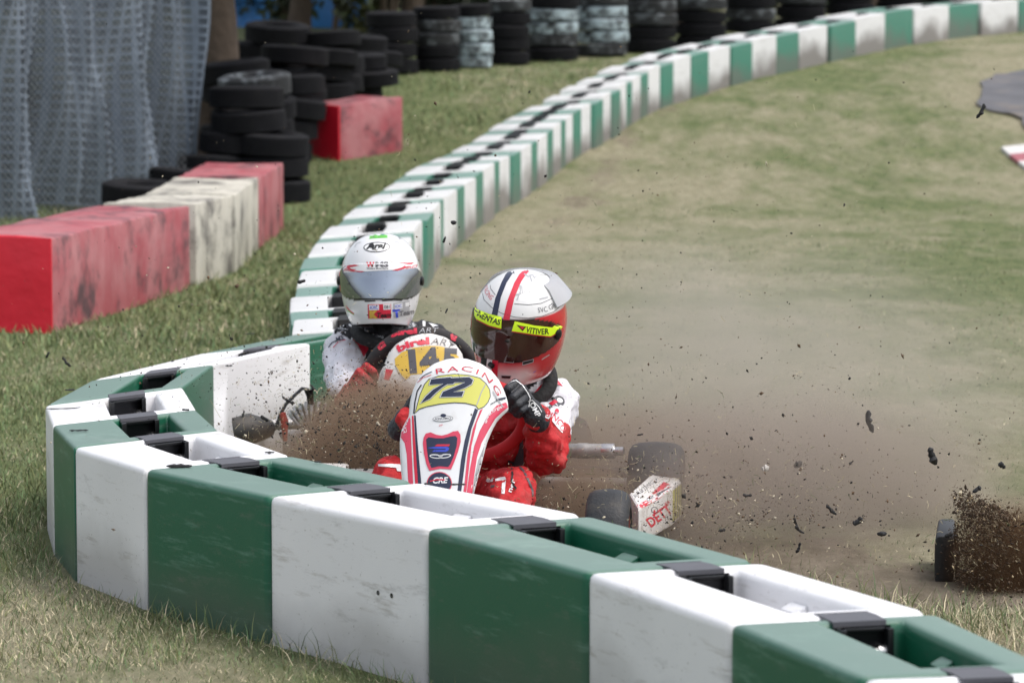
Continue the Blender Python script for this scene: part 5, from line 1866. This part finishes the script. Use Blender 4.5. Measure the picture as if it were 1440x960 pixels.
glove(p14, 'glove', M_glover, lambda x, y: (508 - (x - 732) * .95, 537 + (y - 562) * .95), 1.55)
glove(p14, 'glove', M_glover, lambda x, y: (672 + (x - 732) * .9, 537 + (y - 562) * .9), 1.55)
gapW = (-21, 15)
def colw(a, e, q):
    if gasket(a, e, gapW): return (.012, .012, .013)
    return (.74, .74, .76)
M_vism = mat('mirror visor', (.30, .33, .39), .07, .95, var=.15, scale=3)
hw, vw, Ww, edw = helmet(p14, 'helmet', hcw, -2, -8, 0, (.137, .165, .160), colw, M_vism, gapW)
cw5 = (400, 240, 4.0)
D = Decals(mesh_bvh(hw), cw5, base_off=.0012)
D.poly([(474, 352), (525, 346), (582, 350), (582, 378), (525, 380), (475, 384)], GRN, 0)
D.poly([(540, 350), (575, 352), (576, 360), (541, 358)], BLU, 1)
D.build('top_sticker', hw)
D.ellipse((520, 430), 76, 29, BLKS, 0, -2); D.ellipse((520, 430), 71, 24, WHT, 1, -2)
D.text('Arai', straight(462, 440, 34, -1, 112, 1.9), BLKS, 2, bold=.05, shear=.35)
D.text('HELMET', straight(492, 449, 7, -1), BLKS, 2, bold=.01)
D.ellipse((490, 422), 17, 13, BLKS, 3)
D.build('forehead_badge', hw)
for x in (398, 648):
    D.ellipse((x, 385 if x < 500 else 378), 7, 9, BLKS, 0)
D.line([(395, 430), (405, 408), (430, 402)], 6, SIL, 0); D.line([(618, 400), (640, 402), (648, 420)], 6, SIL, 0)
D.build('brow_vents', hw)
D.poly([(450, 730), (510, 728), (512, 735), (452, 738)], BLKS, 0); D.poly([(548, 727), (610, 722), (611, 730), (550, 735)], BLKS, 0)
D.build('chin_vents', hw)
D.poly([(468, 752), (600, 749), (600, 830), (470, 832)], REDS, 0)
D.poly([(475, 756), (532, 754), (532, 783), (476, 785)], WHT, 1); D.poly([(556, 752), (597, 751), (597, 780), (557, 782)], WHT, 1)
D.text('IOIC', straight(480, 778, 18, -1, 48, 2.2), BLU, 2, bold=.02); D.text('081', straight(560, 775, 18, -1), GRYD, 2, bold=.02)
D.text('K', straight(480, 828, 36, -2), YEO, 1, bold=.1); D.text('Team', straight(515, 826, 26, -2), BLKS, 1, bold=.03, shear=.3)
D.build('chin_sticker', hw)
D.poly([(612, 746), (704, 730), (704, 812), (614, 828)], SIL, 0)
D.poly([(620, 752), (664, 744), (664, 774), (621, 780)], WHT, 1); D.poly([(680, 742), (702, 738), (702, 760), (681, 764)], WHT, 1)
D.text('IOIC', straight(624, 773, 17, -9, 38, 2.2), BLU, 2, bold=.02)
D.text('T', straight(616, 826, 42, -8), BLU, 1, bold=.06); D.text('Team', straight(645, 818, 26, -10), GRYD, 1, bold=.02, shear=.3)
D.build('chin_sticker', hw)
D.line([(345, 760), (365, 785), (390, 805)], 8, REDS, 0); D.line([(355, 785), (375, 800), (392, 810)], 6, GRN, 0)
D.build('graphics', hw)
D = Decals(joint_bvh(hw, vw), cw5, base_off=.0030, step=.0009)
D.poly([(330, 530), (400, 520), (525, 511), (650, 515), (735, 522), (742, 548), (660, 556), (525, 562), (400, 570), (335, 572)], WHT, 0)
D.text('W', straight(462, 541, 27, 0, 45, 1.0), REDS, 1, bold=.05); D.text('MS', straight(510, 540, 27, 0, 75, 1.6), GRYD, 1, bold=.04)
D.text('Williams MotorSport', straight(462, 555, 10, -1, 122, 9.4), BLKS, 1, bold=.01)
D.poly([(335, 533), (395, 528), (420, 533), (365, 545), (395, 562), (450, 566), (430, 571), (385, 566), (345, 545)], REDS, 1)
D.poly([(730, 516), (690, 518), (640, 516), (690, 525), (660, 545), (605, 560), (640, 562), (690, 545), (710, 530)], REDS, 1)
D.text('SWEET', straight(332, 562, 14, 6), REDS, 2, bold=.03, shear=.3); D.text('SWEET', straight(685, 552, 14, -8), REDS, 2, bold=.03, shear=.3)
D.build('sun_strip', vw)
# ------------------------------------------------------------------ grass
def in_blocks(x, y, grow_=.01):
    m = np.zeros(len(x), bool)
    for q in BLOCKS:
        c = np.mean(q, 0)
        ins = np.ones(len(x), bool)
        for i in range(4):
            ax_, ay_ = q[i]; bx_, by_ = q[(i + 1) % 4]
            cr = (bx_ - ax_) * (y - ay_) - (by_ - ay_) * (x - ax_)
            cc = (bx_ - ax_) * (c[1] - ay_) - (by_ - ay_) * (c[0] - ax_)
            ins &= (cr * np.sign(cc)) > -grow_
        m |= ins
    return m
M_grass = attr_mat('grass blades', .75)
M_straw = attr_mat('dry stems', .8)
def blades(name, x, y, h, wd, lean, cols, m, z0=None):
    n = len(x)
    z = ground_h(x, y) - .004 if z0 is None else z0
    th = rng.uniform(0, 2 * np.pi, n)
    ph = rng.uniform(0, 2 * np.pi, n)
    dx, dy = np.cos(ph) * lean * h, np.sin(ph) * lean * h
    wx, wy = np.cos(th) * wd / 2, np.sin(th) * wd / 2
    up = np.sqrt(np.clip(1 - np.minimum(lean, .97)**2, .04, 1)) * h
    A = np.stack([x - wx, y - wy, z], -1); B = np.stack([x + wx, y + wy, z], -1)
    Cc = np.stack([x + wx * .7 + dx * .4, y + wy * .7 + dy * .4, z + up * .62], -1)
    Dd = np.stack([x - wx * .7 + dx * .4, y - wy * .7 + dy * .4, z + up * .62], -1)
    E = np.stack([x + dx, y + dy, z + up], -1)
    V = np.stack([A, B, Cc, Dd, E], 1).reshape(-1, 3)
    k = np.arange(n)[:, None] * 5
    T = np.concatenate([k + [0, 1, 2], k + [0, 2, 3], k + [3, 2, 4]], 0)
    return np_mesh(name, V, T, m, 'stuff', np.repeat(cols, 5, 0))
def scatter(x0, x1, y0, y1, n):
    x = rng.uniform(x0, x1, n); y = rng.uniform(y0, y1, n)
    k = ~in_blocks(x, y)
    return x[k], y[k]
gx_, gy_, gh_, gw_, gl_, gc_ = [], [], [], [], [], []
def add_grass(x, y, hmin, hmax, wd, green, leanm=.5):
    n = len(x)
    pt_ = fnoise(x, y, 5, 3, 2.4) + .6 * fnoise(x, y, 6, 3, 9.0)
    dr = dryness(x, y)
    kb = rng.uniform(0, 1, n) > bare(x, y) * .9
    isg = rng.uniform(0, 1, n) < np.clip(1.12 - 1.25 * dr + (green - .5) * .4, .04, .97)
    h = rng.uniform(hmin, hmax, n) * np.clip(1 + .45 * pt_, .35, 1.8) * np.where(isg, 1, .8)
    le = np.clip(rng.normal(leanm, .22, n) + np.where(isg, 0, .22), .05, .98)
    cg = np.array([.160, .215, .090])[None] * rng.uniform(.45, 1.55, n)[:, None]
    cg[:, 0] *= rng.uniform(.8, 1.35, n)
    cs = np.array([.58, .50, .34])[None] * rng.uniform(.4, 1.3, n)[:, None]
    c = np.where(isg[:, None], cg, cs)
    x, y, h, le, c = x[kb], y[kb], h[kb], le[kb], c[kb]; n = len(x)
    gx_.append(x); gy_.append(y); gh_.append(h); gw_.append(wd * rng.uniform(.6, 1.3, n)); gl_.append(le); gc_.append(c)
x, y = scatter(-2.7, .9, 7.2, 11.0, 120000); k = x < chain_x(y) + .5; add_grass(x[k], y[k], .008, .034, .0025, .46, .74)
x, y = scatter(-2.7, -.8, 8.6, 11.5, 26000); k = x < chain_x(y) + .1; add_grass(x[k], y[k], .02, .055, .003, .62, .62)
x, y = scatter(-3.2, -.4, 10.6, 16.5, 80000); k = x < chain_x(y) + .35; add_grass(x[k], y[k], .012, .05, .0040, .62, .68)
x, y = scatter(-4.2, -.4, 16.5, 26, 52000); k = x < chain_x(y) + .3; add_grass(x[k], y[k], .02, .07, .007, .70, .62)
x, y = scatter(-4.5, 1.0, 26, 36, 20000); k = x < chain_x(y) + .2; add_grass(x[k], y[k], .02, .07, .012, .60, .6)
x, y = scatter(-.9, 2.6, 8.2, 13.5, 60000); k = x > chain_x(y) + .2; add_grass(x[k], y[k], .008, .028, .0026, .34, .82)
x, y = scatter(-.9, 4.0, 13.5, 24, 36000); k = x > chain_x(y) + .3; add_grass(x[k], y[k], .010, .03, .006, .45, .8)
x, y = scatter(-.6, 7.0, 24, 42, 26000); k = x > chain_x(y) + .4; add_grass(x[k], y[k], .010, .03, .010, .5, .8)
# taller uncut grass against the barrier feet
for q in BLOCKS[:14]:
    (oax, oay), (iax, iay), (ibx, iby), (obx, oby) = q
    for (ax_, ay_), (bx_, by_), nn in (((oax, oay), (obx, oby), 190), ((iax, iay), (ibx, iby), 110)):
        t = rng.uniform(-.05, 1.05, nn)
        cx, cy = sum(p[0] for p in q) / 4, sum(p[1] for p in q) / 4
        x = ax_ + (bx_ - ax_) * t; y = ay_ + (by_ - ay_) * t
        o = rng.exponential(.035, nn) + .012
        vx, vy = (ax_ + bx_) / 2 - cx, (ay_ + by_) / 2 - cy
        l_ = math.hypot(vx, vy)
        x = x + vx / l_ * o; y = y + vy / l_ * o
        kk = ~in_blocks(x, y)
        add_grass(x[kk], y[kk], .015, .085, .0026, .50, .5)
# long tufts by the soil spray on the right
for cx, cy, n in ((.86, 9.75, 260), (1.02, 9.45, 320), (1.18, 9.3, 420), (1.32, 9.2, 420), (.72, 9.9, 160), (1.22, 9.0, 320), (1.42, 9.0, 300), (.62, 10.2, 120), (.95, 9.2, 180)):
    x = cx + rng.normal(0, .07, n); y = cy + rng.normal(0, .10, n)
    kk = ~in_blocks(x, y)
    add_grass(x[kk], y[kk], .03, .11, .0028, .42, .6)
X_, Y_, H_, Wd_, Le_, Cc_ = [np.concatenate(a) for a in (gx_, gy_, gh_, gw_, gl_, gc_)]
blades('grass', X_, Y_, H_, Wd_, Le_, Cc_, M_grass)

# ------------------------------------------------------------------ what the crash throws up
def shards(name, C_, size, cols, m, aspect=1.0, jag=.35):
    """small crumbs: squashed octahedra with random axes"""
    n = len(C_)
    o6 = np.array([[1, 0, 0], [-1, 0, 0], [0, 1, 0], [0, -1, 0], [0, 0, 1], [0, 0, -1]], float)
    Q = rng.normal(size=(n, 3, 3))
    Q, _ = np.linalg.qr(Q)
    sc_ = size[:, None] * np.stack([np.full(n, 1.0) * aspect, rng.uniform(.4, .9, n), rng.uniform(.3, .7, n)], -1)
    L_ = o6[None] * (1 + rng.uniform(-jag, jag, (n, 6, 1))) * sc_[:, None, :]
    V = np.einsum('nij,nkj->nki', Q, L_) + C_[:, None, :]
    f8 = np.array([[0, 2, 4], [2, 1, 4], [1, 3, 4], [3, 0, 4], [2, 0, 5], [1, 2, 5], [3, 1, 5], [0, 3, 5]])
    T = (np.arange(n)[:, None, None] * 6 + f8[None]).reshape(-1, 3)
    return np_mesh(name, V.reshape(-1, 3), T, m, 'stuff', np.repeat(cols, 6, 0))
def stems(name, C_, ln, wd, cols, m):
    n = len(C_)
    d = rng.normal(size=(n, 3)); d /= np.linalg.norm(d, axis=1)[:, None]
    b = np.cross(d, rng.normal(size=(n, 3))); b /= np.linalg.norm(b, axis=1)[:, None]
    c = np.cross(d, b)
    bend = b * (ln * rng.uniform(-.35, .35, n))[:, None]
    pts = [C_ - d * ln[:, None] / 2, C_ + bend * .6, C_ + d * ln[:, None] / 2]
    V = []
    for p in pts:
        for q in range(3):
            a = q * 2.094
            V.append(p + (b * math.cos(a) + c * math.sin(a)) * wd[:, None] / 2)
    V = np.stack(V, 1)
    f = []
    for s_ in (0, 3):
        for q in range(3):
            f.append([s_ + q, s_ + (q + 1) % 3, s_ + 3 + (q + 1) % 3, s_ + 3 + q])
    T = (np.arange(n)[:, None, None] * 9 + np.array(f)[None]).reshape(-1, 4)
    return np_mesh(name, V.reshape(-1, 3), T, m, 'stuff', np.repeat(cols, 9, 0))
def cloud(c, s_, n):
    return np.array(c)[None] + rng.normal(size=(n, 3)) * np.array(s_)[None]
def keep_up(p):
    k = p[:, 2] > ground_z(p[:, 1]) + .01
    return p[k & ~(in_blocks(p[:, 0], p[:, 1], .02) & (p[:, 2] < BH + .02))]
def p3(px, py, d): return tuple(P(px, py, d))
M_crumb = attr_mat('soil crumbs', .95)
srcs = [(p3(545, 610, 11.0), (.13, .25, .075), 5200), (p3(500, 560, 11.3), (.10, .2, .05), 900), (p3(930, 720, 10.3), (.40, .3, .05), 1500), (p3(530, 600, 11.2), (.22, .35, .10), 1500), (p3(640, 560, 10.9), (.4, .6, .18), 700), (p3(860, 690, 10.4), (.30, .45, .10), 900), (p3(1010, 680, 10.6), (.5, .7, .16), 1200),
        (p3(760, 420, 11.0), (.75, .9, .28), 900), (p3(1150, 650, 10.8), (.42, .8, .2), 700), (p3(330, 540, 11.5), (.25, .5, .12), 500), (p3(450, 560, 11.6), (.15, .3, .1), 500), (p3(240, 560, 11.0), (.35, .6, .2), 500), (p3(700, 200, 12), (1.2, 1, .35), 350)]
pp = [cloud(*a) for a in srcs]
for cpx, cpy, cd, spread, k in ((545, 600, 11.0, (.20, .2, .07), 46), (930, 715, 10.4, (.42, .3, .05), 40), (1080, 690, 10.6, (.40, .4, .12), 26), (740, 680, 10.6, (.1, .2, .05), 12)):
    for cc_ in cloud(p3(cpx, cpy, cd), spread, k):
        pp.append(cloud(cc_, (rng.uniform(.004, .020),) * 3, int(rng.integers(8, 34))))
pp = keep_up(np.concatenate(pp))
n = len(pp)
sz = rng.exponential(.0013, n) + .0006 + rng.pareto(4.0, n) * .0006
kind_ = rng.uniform(0, 1, n)
cols = np.where((kind_ < .52)[:, None], np.array([.02, .018, .016])[None], np.where((kind_ < .86)[:, None], np.array([.13, .085, .05])[None], np.array([.5, .44, .33])[None]))
shards('flying_soil_crumbs', pp, sz, cols * rng.uniform(.6, 1.4, n)[:, None], M_crumb)
srcs = [(p3(520, 600, 11.1), (.20, .3, .09), 420), (p3(450, 590, 11.9), (.09, .12, .05), 260), (p3(640, 600, 10.8), (.3, .5, .12), 160), (p3(870, 700, 10.3), (.22, .3, .08), 420), (p3(980, 700, 10.5), (.32, .5, .12), 420),
        (p3(760, 400, 11), (.5, .7, .25), 150), (p3(1130, 680, 10.6), (.35, .5, .14), 160), (p3(1390, 780, 9.85), (.10, .15, .12), 130), (p3(350, 560, 11.4), (.25, .3, .1), 60)]
pp = keep_up(np.concatenate([cloud(*a) for a in srcs])); n = len(pp)
cg = np.where((rng.uniform(0, 1, n) < .8)[:, None], np.array([.50, .43, .27])[None], np.array([.10, .15, .05])[None])
stems('flying_straw', pp, rng.gamma(2.0, .0048, n) + .004, rng.uniform(.0009, .0017, n), cg * rng.uniform(.6, 1.3, n)[:, None], M_straw)
# the dense fan of soil thrown up at the right edge
n = 17000
py0 = rng.uniform(690, 875, n)
px0 = 1340 + np.clip(py0 - 800, 0, 80) * .18 + rng.gamma(1.6, 42, n)
edge_ = 690 + np.clip(px0 - 1342, 0, 300) * .50
py0 = np.where(py0 < edge_, edge_ + rng.exponential(16, n) - 8, py0)
px0 = px0 + rng.normal(0, 7, n) * (rng.uniform(0, 1, n) < .35) - rng.exponential(14, n) * (rng.uniform(0, 1, n) < .06)
py0 = py0 + rng.normal(0, 9, n) * (rng.uniform(0, 1, n) < .3)
d0 = np.minimum(rng.normal(9.93, .10, n), 8300 / (py0 + 12) - rng.exponential(.04, n))
pp = np.array([P(px0[i], py0[i], d0[i]) for i in range(n)])
pp = keep_up(pp); n = len(pp)
sz = rng.exponential(.0013, n) + .0009 + (rng.uniform(0, 1, n) < .012) * rng.uniform(.003, .009, n)
kind_ = rng.uniform(0, 1, n)
cols = np.where((kind_ < .95)[:, None], np.array([.055, .034, .019])[None], np.array([.42, .33, .2])[None]) * rng.uniform(.5, 1.7, n)[:, None]
shards('soil_spray', pp, sz, cols, M_crumb, aspect=1.3)

# dust hanging in the air
def dust(name, c, rad, dens, col, seed, nsc=3.5):
    m = bpy.data.materials.new(name); m.use_nodes = True
    t = m.node_tree; n_, l = t.nodes, t.links
    n_.remove(n_['Principled BSDF'])
    pv = n_.new('ShaderNodeVolumePrincipled')
    pv.inputs['Color'].default_value = (*col, 1)
    pv.inputs['Anisotropy'].default_value = .15
    tc = n_.new('ShaderNodeTexCoord')
    ln_ = n_.new('ShaderNodeVectorMath'); ln_.operation = 'LENGTH'; l.new(tc.outputs['Object'], ln_.inputs[0])
    fo = n_.new('ShaderNodeMapRange'); fo.interpolation_type = 'SMOOTHSTEP'
    fo.inputs[1].default_value = .98; fo.inputs[2].default_value = .25
    l.new(ln_.outputs['Value'], fo.inputs[0])
    no = n_.new('ShaderNodeTexNoise'); no.inputs['Scale'].default_value = nsc; no.inputs['Detail'].default_value = 5; no.inputs['Roughness'].default_value = .6
    no.noise_dimensions = '4D'; no.inputs['W'].default_value = seed
    ge = n_.new('ShaderNodeNewGeometry'); l.new(ge.outputs['Position'], no.inputs['Vector'])
    mr = n_.new('ShaderNodeMapRange'); mr.inputs[1].default_value = .36; mr.inputs[2].default_value = .66; mr.inputs[3].default_value = .12
    l.new(no.outputs['Fac'], mr.inputs[0])
    mu = n_.new('ShaderNodeMath'); mu.operation = 'MULTIPLY'; l.new(fo.outputs[0], mu.inputs[0]); l.new(mr.outputs[0], mu.inputs[1])
    m2 = n_.new('ShaderNodeMath'); m2.operation = 'MULTIPLY'; l.new(mu.outputs[0], m2.inputs[0]); m2.inputs[1].default_value = dens
    l.new(m2.outputs[0], pv.inputs['Density'])
    l.new(pv.outputs[0], n_['Material Output'].inputs['Volume'])
    bm = bmesh.new(); bmesh.ops.create_icosphere(bm, subdivisions=3, radius=1.0)
    me = bpy.data.meshes.new(name); bm.to_mesh(me); bm.free(); me.materials.append(m)
    o = bpy.data.objects.new(name, me); COL.objects.link(o)
    o.location = c; o.scale = rad; o['kind'] = 'stuff'
    return o
DC = (.40, .29, .21)
dust('dust_cloud', p3(545, 645, 11.25), (.36, .42, .31), 44.0, DC, 1.0, 4.5)
dust('dust_cloud', p3(440, 662, 11.55), (.36, .35, .18), 10.0, DC, 2.0, 5)
dust('dust_cloud', p3(805, 712, 10.75), (.30, .28, .17), 20.0, (.40, .31, .235), 7.0, 6)
dust('dust_cloud', p3(850, 705, 11.5), (.78, .60, .38), 12.0, (.42, .335, .26), 3.0, 4)
dust('dust_cloud', p3(1080, 715, 11.2), (1.0, 1.0, .46), 6.5, (.48, .415, .36), 4.0, 3)
dust('dust_cloud', p3(980, 560, 13.2), (1.7, 1.6, .75), 1.4, (.62, .57, .51), 5.0, 2)
dust('dust_cloud', p3(1430, 800, 9.9), (.24, .18, .25), 34.0, (.20, .12, .07), 6.0, 7)

# torn rubber and stones, the pieces large enough to point at
M_rub = mat('torn tyre rubber', (.012, .012, .013), .7, var=.4, scale=60)
M_stone = mat('pale stone', (.50, .48, .45), .8, var=.2, scale=40)
def scrap(px, py, d, L, W_, ang, curl, label, seed, name='rubber_scrap', m=None, on=None, thick=.35, cat='rubber scrap'):
    """a torn strip: px length L and width W_ in photo pixels at that depth"""
    r = random.Random(seed)
    s_ = d / F
    c = P(px, py, d) if on is None else on
    mb = MB()
    pts, rs = [], []
    N = 7
    for i in range(N + 1):
        t = i / N - .5
        x = t * L * s_
        z = curl * L * s_ * (t * t - .08) + r.uniform(-.04, .04) * L * s_
        if on is None:
            v = Vector((x * math.cos(R(ang)) - z * math.sin(R(ang)), r.uniform(-.1, .1) * L * s_, x * math.sin(R(ang)) + z * math.cos(R(ang))))
        else:
            v = Vector((x * math.cos(R(ang)) - z * math.sin(R(ang)), x * math.sin(R(ang)) + z * math.cos(R(ang)), r.uniform(0, .12) * W_ * s_))
        pts.append(c + v)
        rs.append(W_ * s_ / 2 * r.uniform(.55, 1.1) * (.35 if i in (0, N) else 1))
    mb.tube(pts, rs, 7)
    if on is not None:
        for v in mb.v: v.z = c.z + (v.z - c.z) * .55 + .002
    o = mb.build(name, m or M_rub, None, smooth=50, loc=c)
    return tag(o, label, cat, 'rubber scraps and stones thrown up by the crash')
air = [
    (1380, 157, 11, 22, 7, 62, .5, 'bent black rubber scrap in the air by the asphalt corner at the upper right'),
    (1223, 593, 11, 32, 10, -75, .3, 'long black rubber scrap flying upright above the pale dusty grass'),
    (1311, 641, 10.6, 26, 13, -70, .2, 'chunky black rubber scrap flying above and left of the soil spray'),
    (1121, 738, 10.4, 30, 6, -60, .6, 'thin hooked rubber scrap low in the dust right of the sidepod'),
    (1169, 717, 10.4, 20, 6, -45, .2, 'slanted rubber scrap in the dust between the hooked one and the grass tufts'),
    (1206, 733, 10.3, 15, 9, 30, .1, 'small wedge shaped rubber scrap above the grass tufts'),
    (1122, 653, 10.8, 13, 12, 40, .1, 'grey brown lump of soil flying beside the white stone'),
    (1334, 752, 9.9, 12, 7, 20, .1, 'rubber crumb just above the black bumper end'),
    (1374, 688, 9.9, 13, 9, 30, .1, 'black lump flying just above the top of the soil spray'),
    (1409, 654, 10.2, 11, 8, -40, .1, 'black lump flying above the soil spray near the right edge'),
    (1240, 750, 10.3, 13, 8, 0, .1, 'black crumb in the dust right of the wedge shaped scrap'),
    (1051, 696, 10.5, 13, 5, -5, .1, 'flat black crumb in the dust right of the rear wheel'),
    (1123, 770, 10.1, 16, 5, 70, .3, 'thin upright rubber sliver above the green barrier edge'),
    (900, 611, 10.8, 9, 3, 10, .2, 'tiny flat rubber sliver above the exhaust silencer end'),
    (441, 546, 11.6, 14, 4, -50, .2, 'small black sliver beside the spark plug cap'),
    (93, 509, 12.5, 18, 4, -50, .3, 'curved black rubber strip in the air above the barrier bend'),
    (67, 499, 12.5, 9, 4, 60, .1, 'short black rubber sliver left of the curved strip in the air'),
    (242, 511, 12.3, 10, 5, 80, .1, 'small upright rubber sliver over the white bend block'),
    (277, 537, 11.9, 12, 3, 60, 1.6, 'curled rubber ring in front of the green inner bend wall'),
    (628, 437, 11.0, 7, 3, 65, .1, 'small black sliver in the air between the two helmets'),
    (625, 337, 11.5, 9, 4, 70, .1, 'small black sliver in the air above the gap between the helmets'),
    (638, 313, 11.5, 8, 6, 10, .1, 'round black crumb in the air in front of the far white block'),
    (424, 396, 12.0, 12, 6, 15, .1, 'black crumb in the air left of the white helmet'),
    (1015, 745, 10.5, 10, 6, 10, .1, 'black crumb in the dust behind the yellow edge of the sidepod'),
    (1197, 650, 10.8, 8, 4, 40, .1, 'small black crumb in the air below the long upright scrap'),
    (405, 563, 11.6, 20, 5, -28, .4, 'torn black strip in the air left of the ignition lead'),
    (372, 588, 11.6, 13, 6, -35, .1, 'black flake in front of the speckled white block'),
    (342, 582, 11.6, 10, 3, 75, .1, 'thin upright black sliver in front of the speckled white block'),
]
for i, (px_, py_, d_, L_, W_, an, cu, lab) in enumerate(air):
    scrap(px_, py_, d_, L_, W_, an, cu, lab, 100 + i)
scrap(1076, 658, 10.7, 11, 10, 20, .05, 'round white stone flying in the dusty air right of the rear wheel', 77, 'stone', M_stone, cat='stone')
top = [
    (98, 549, 15, 6, 25, .1, 'flat rubber flake on the green block at the back of the bend'),
    (90, 575, 50, 4, 20, .8, 'long thin curved rubber strip lying on the white bend block'),
    (111, 606, 27, 5, 8, .1, 'flat rubber flake on the narrow green block of the bend'),
    (261, 577, 11, 6, -10, .1, 'rubber crumb on the inner edge of the bend between white and green'),
    (252, 656, 36, 11, 6, .1, 'largest rubber flake lying across the joint of white and green blocks'),
    (379, 637, 14, 6, 5, .1, 'rubber flake on the inner rim of the white block before the bend'),
    (447, 650, 10, 4, 0, .1, 'tiny crumb on the long green block in front of the dust'),
    (602, 681, 12, 6, 5, .1, 'rubber crumb on the joint below the number 72 panel'),
    (644, 682, 22, 6, 3, .1, 'rubber flake on the white rim below the number 72 panel'),
    (322, 515, 10, 5, 10, .1, 'rubber crumb on top of the speckled white block'),
    (350, 470, 20, 3, 15, .3, 'thin bent rubber strip on the green block left of the white sleeve'),
]
for i, (px_, py_, L_, W_, an, cu, lab) in enumerate(top):
    g_ = G(px_, py_, BH + .004)
    scrap(px_, py_, g_.y, L_, W_, an, cu, lab, 200 + i, on=g_)
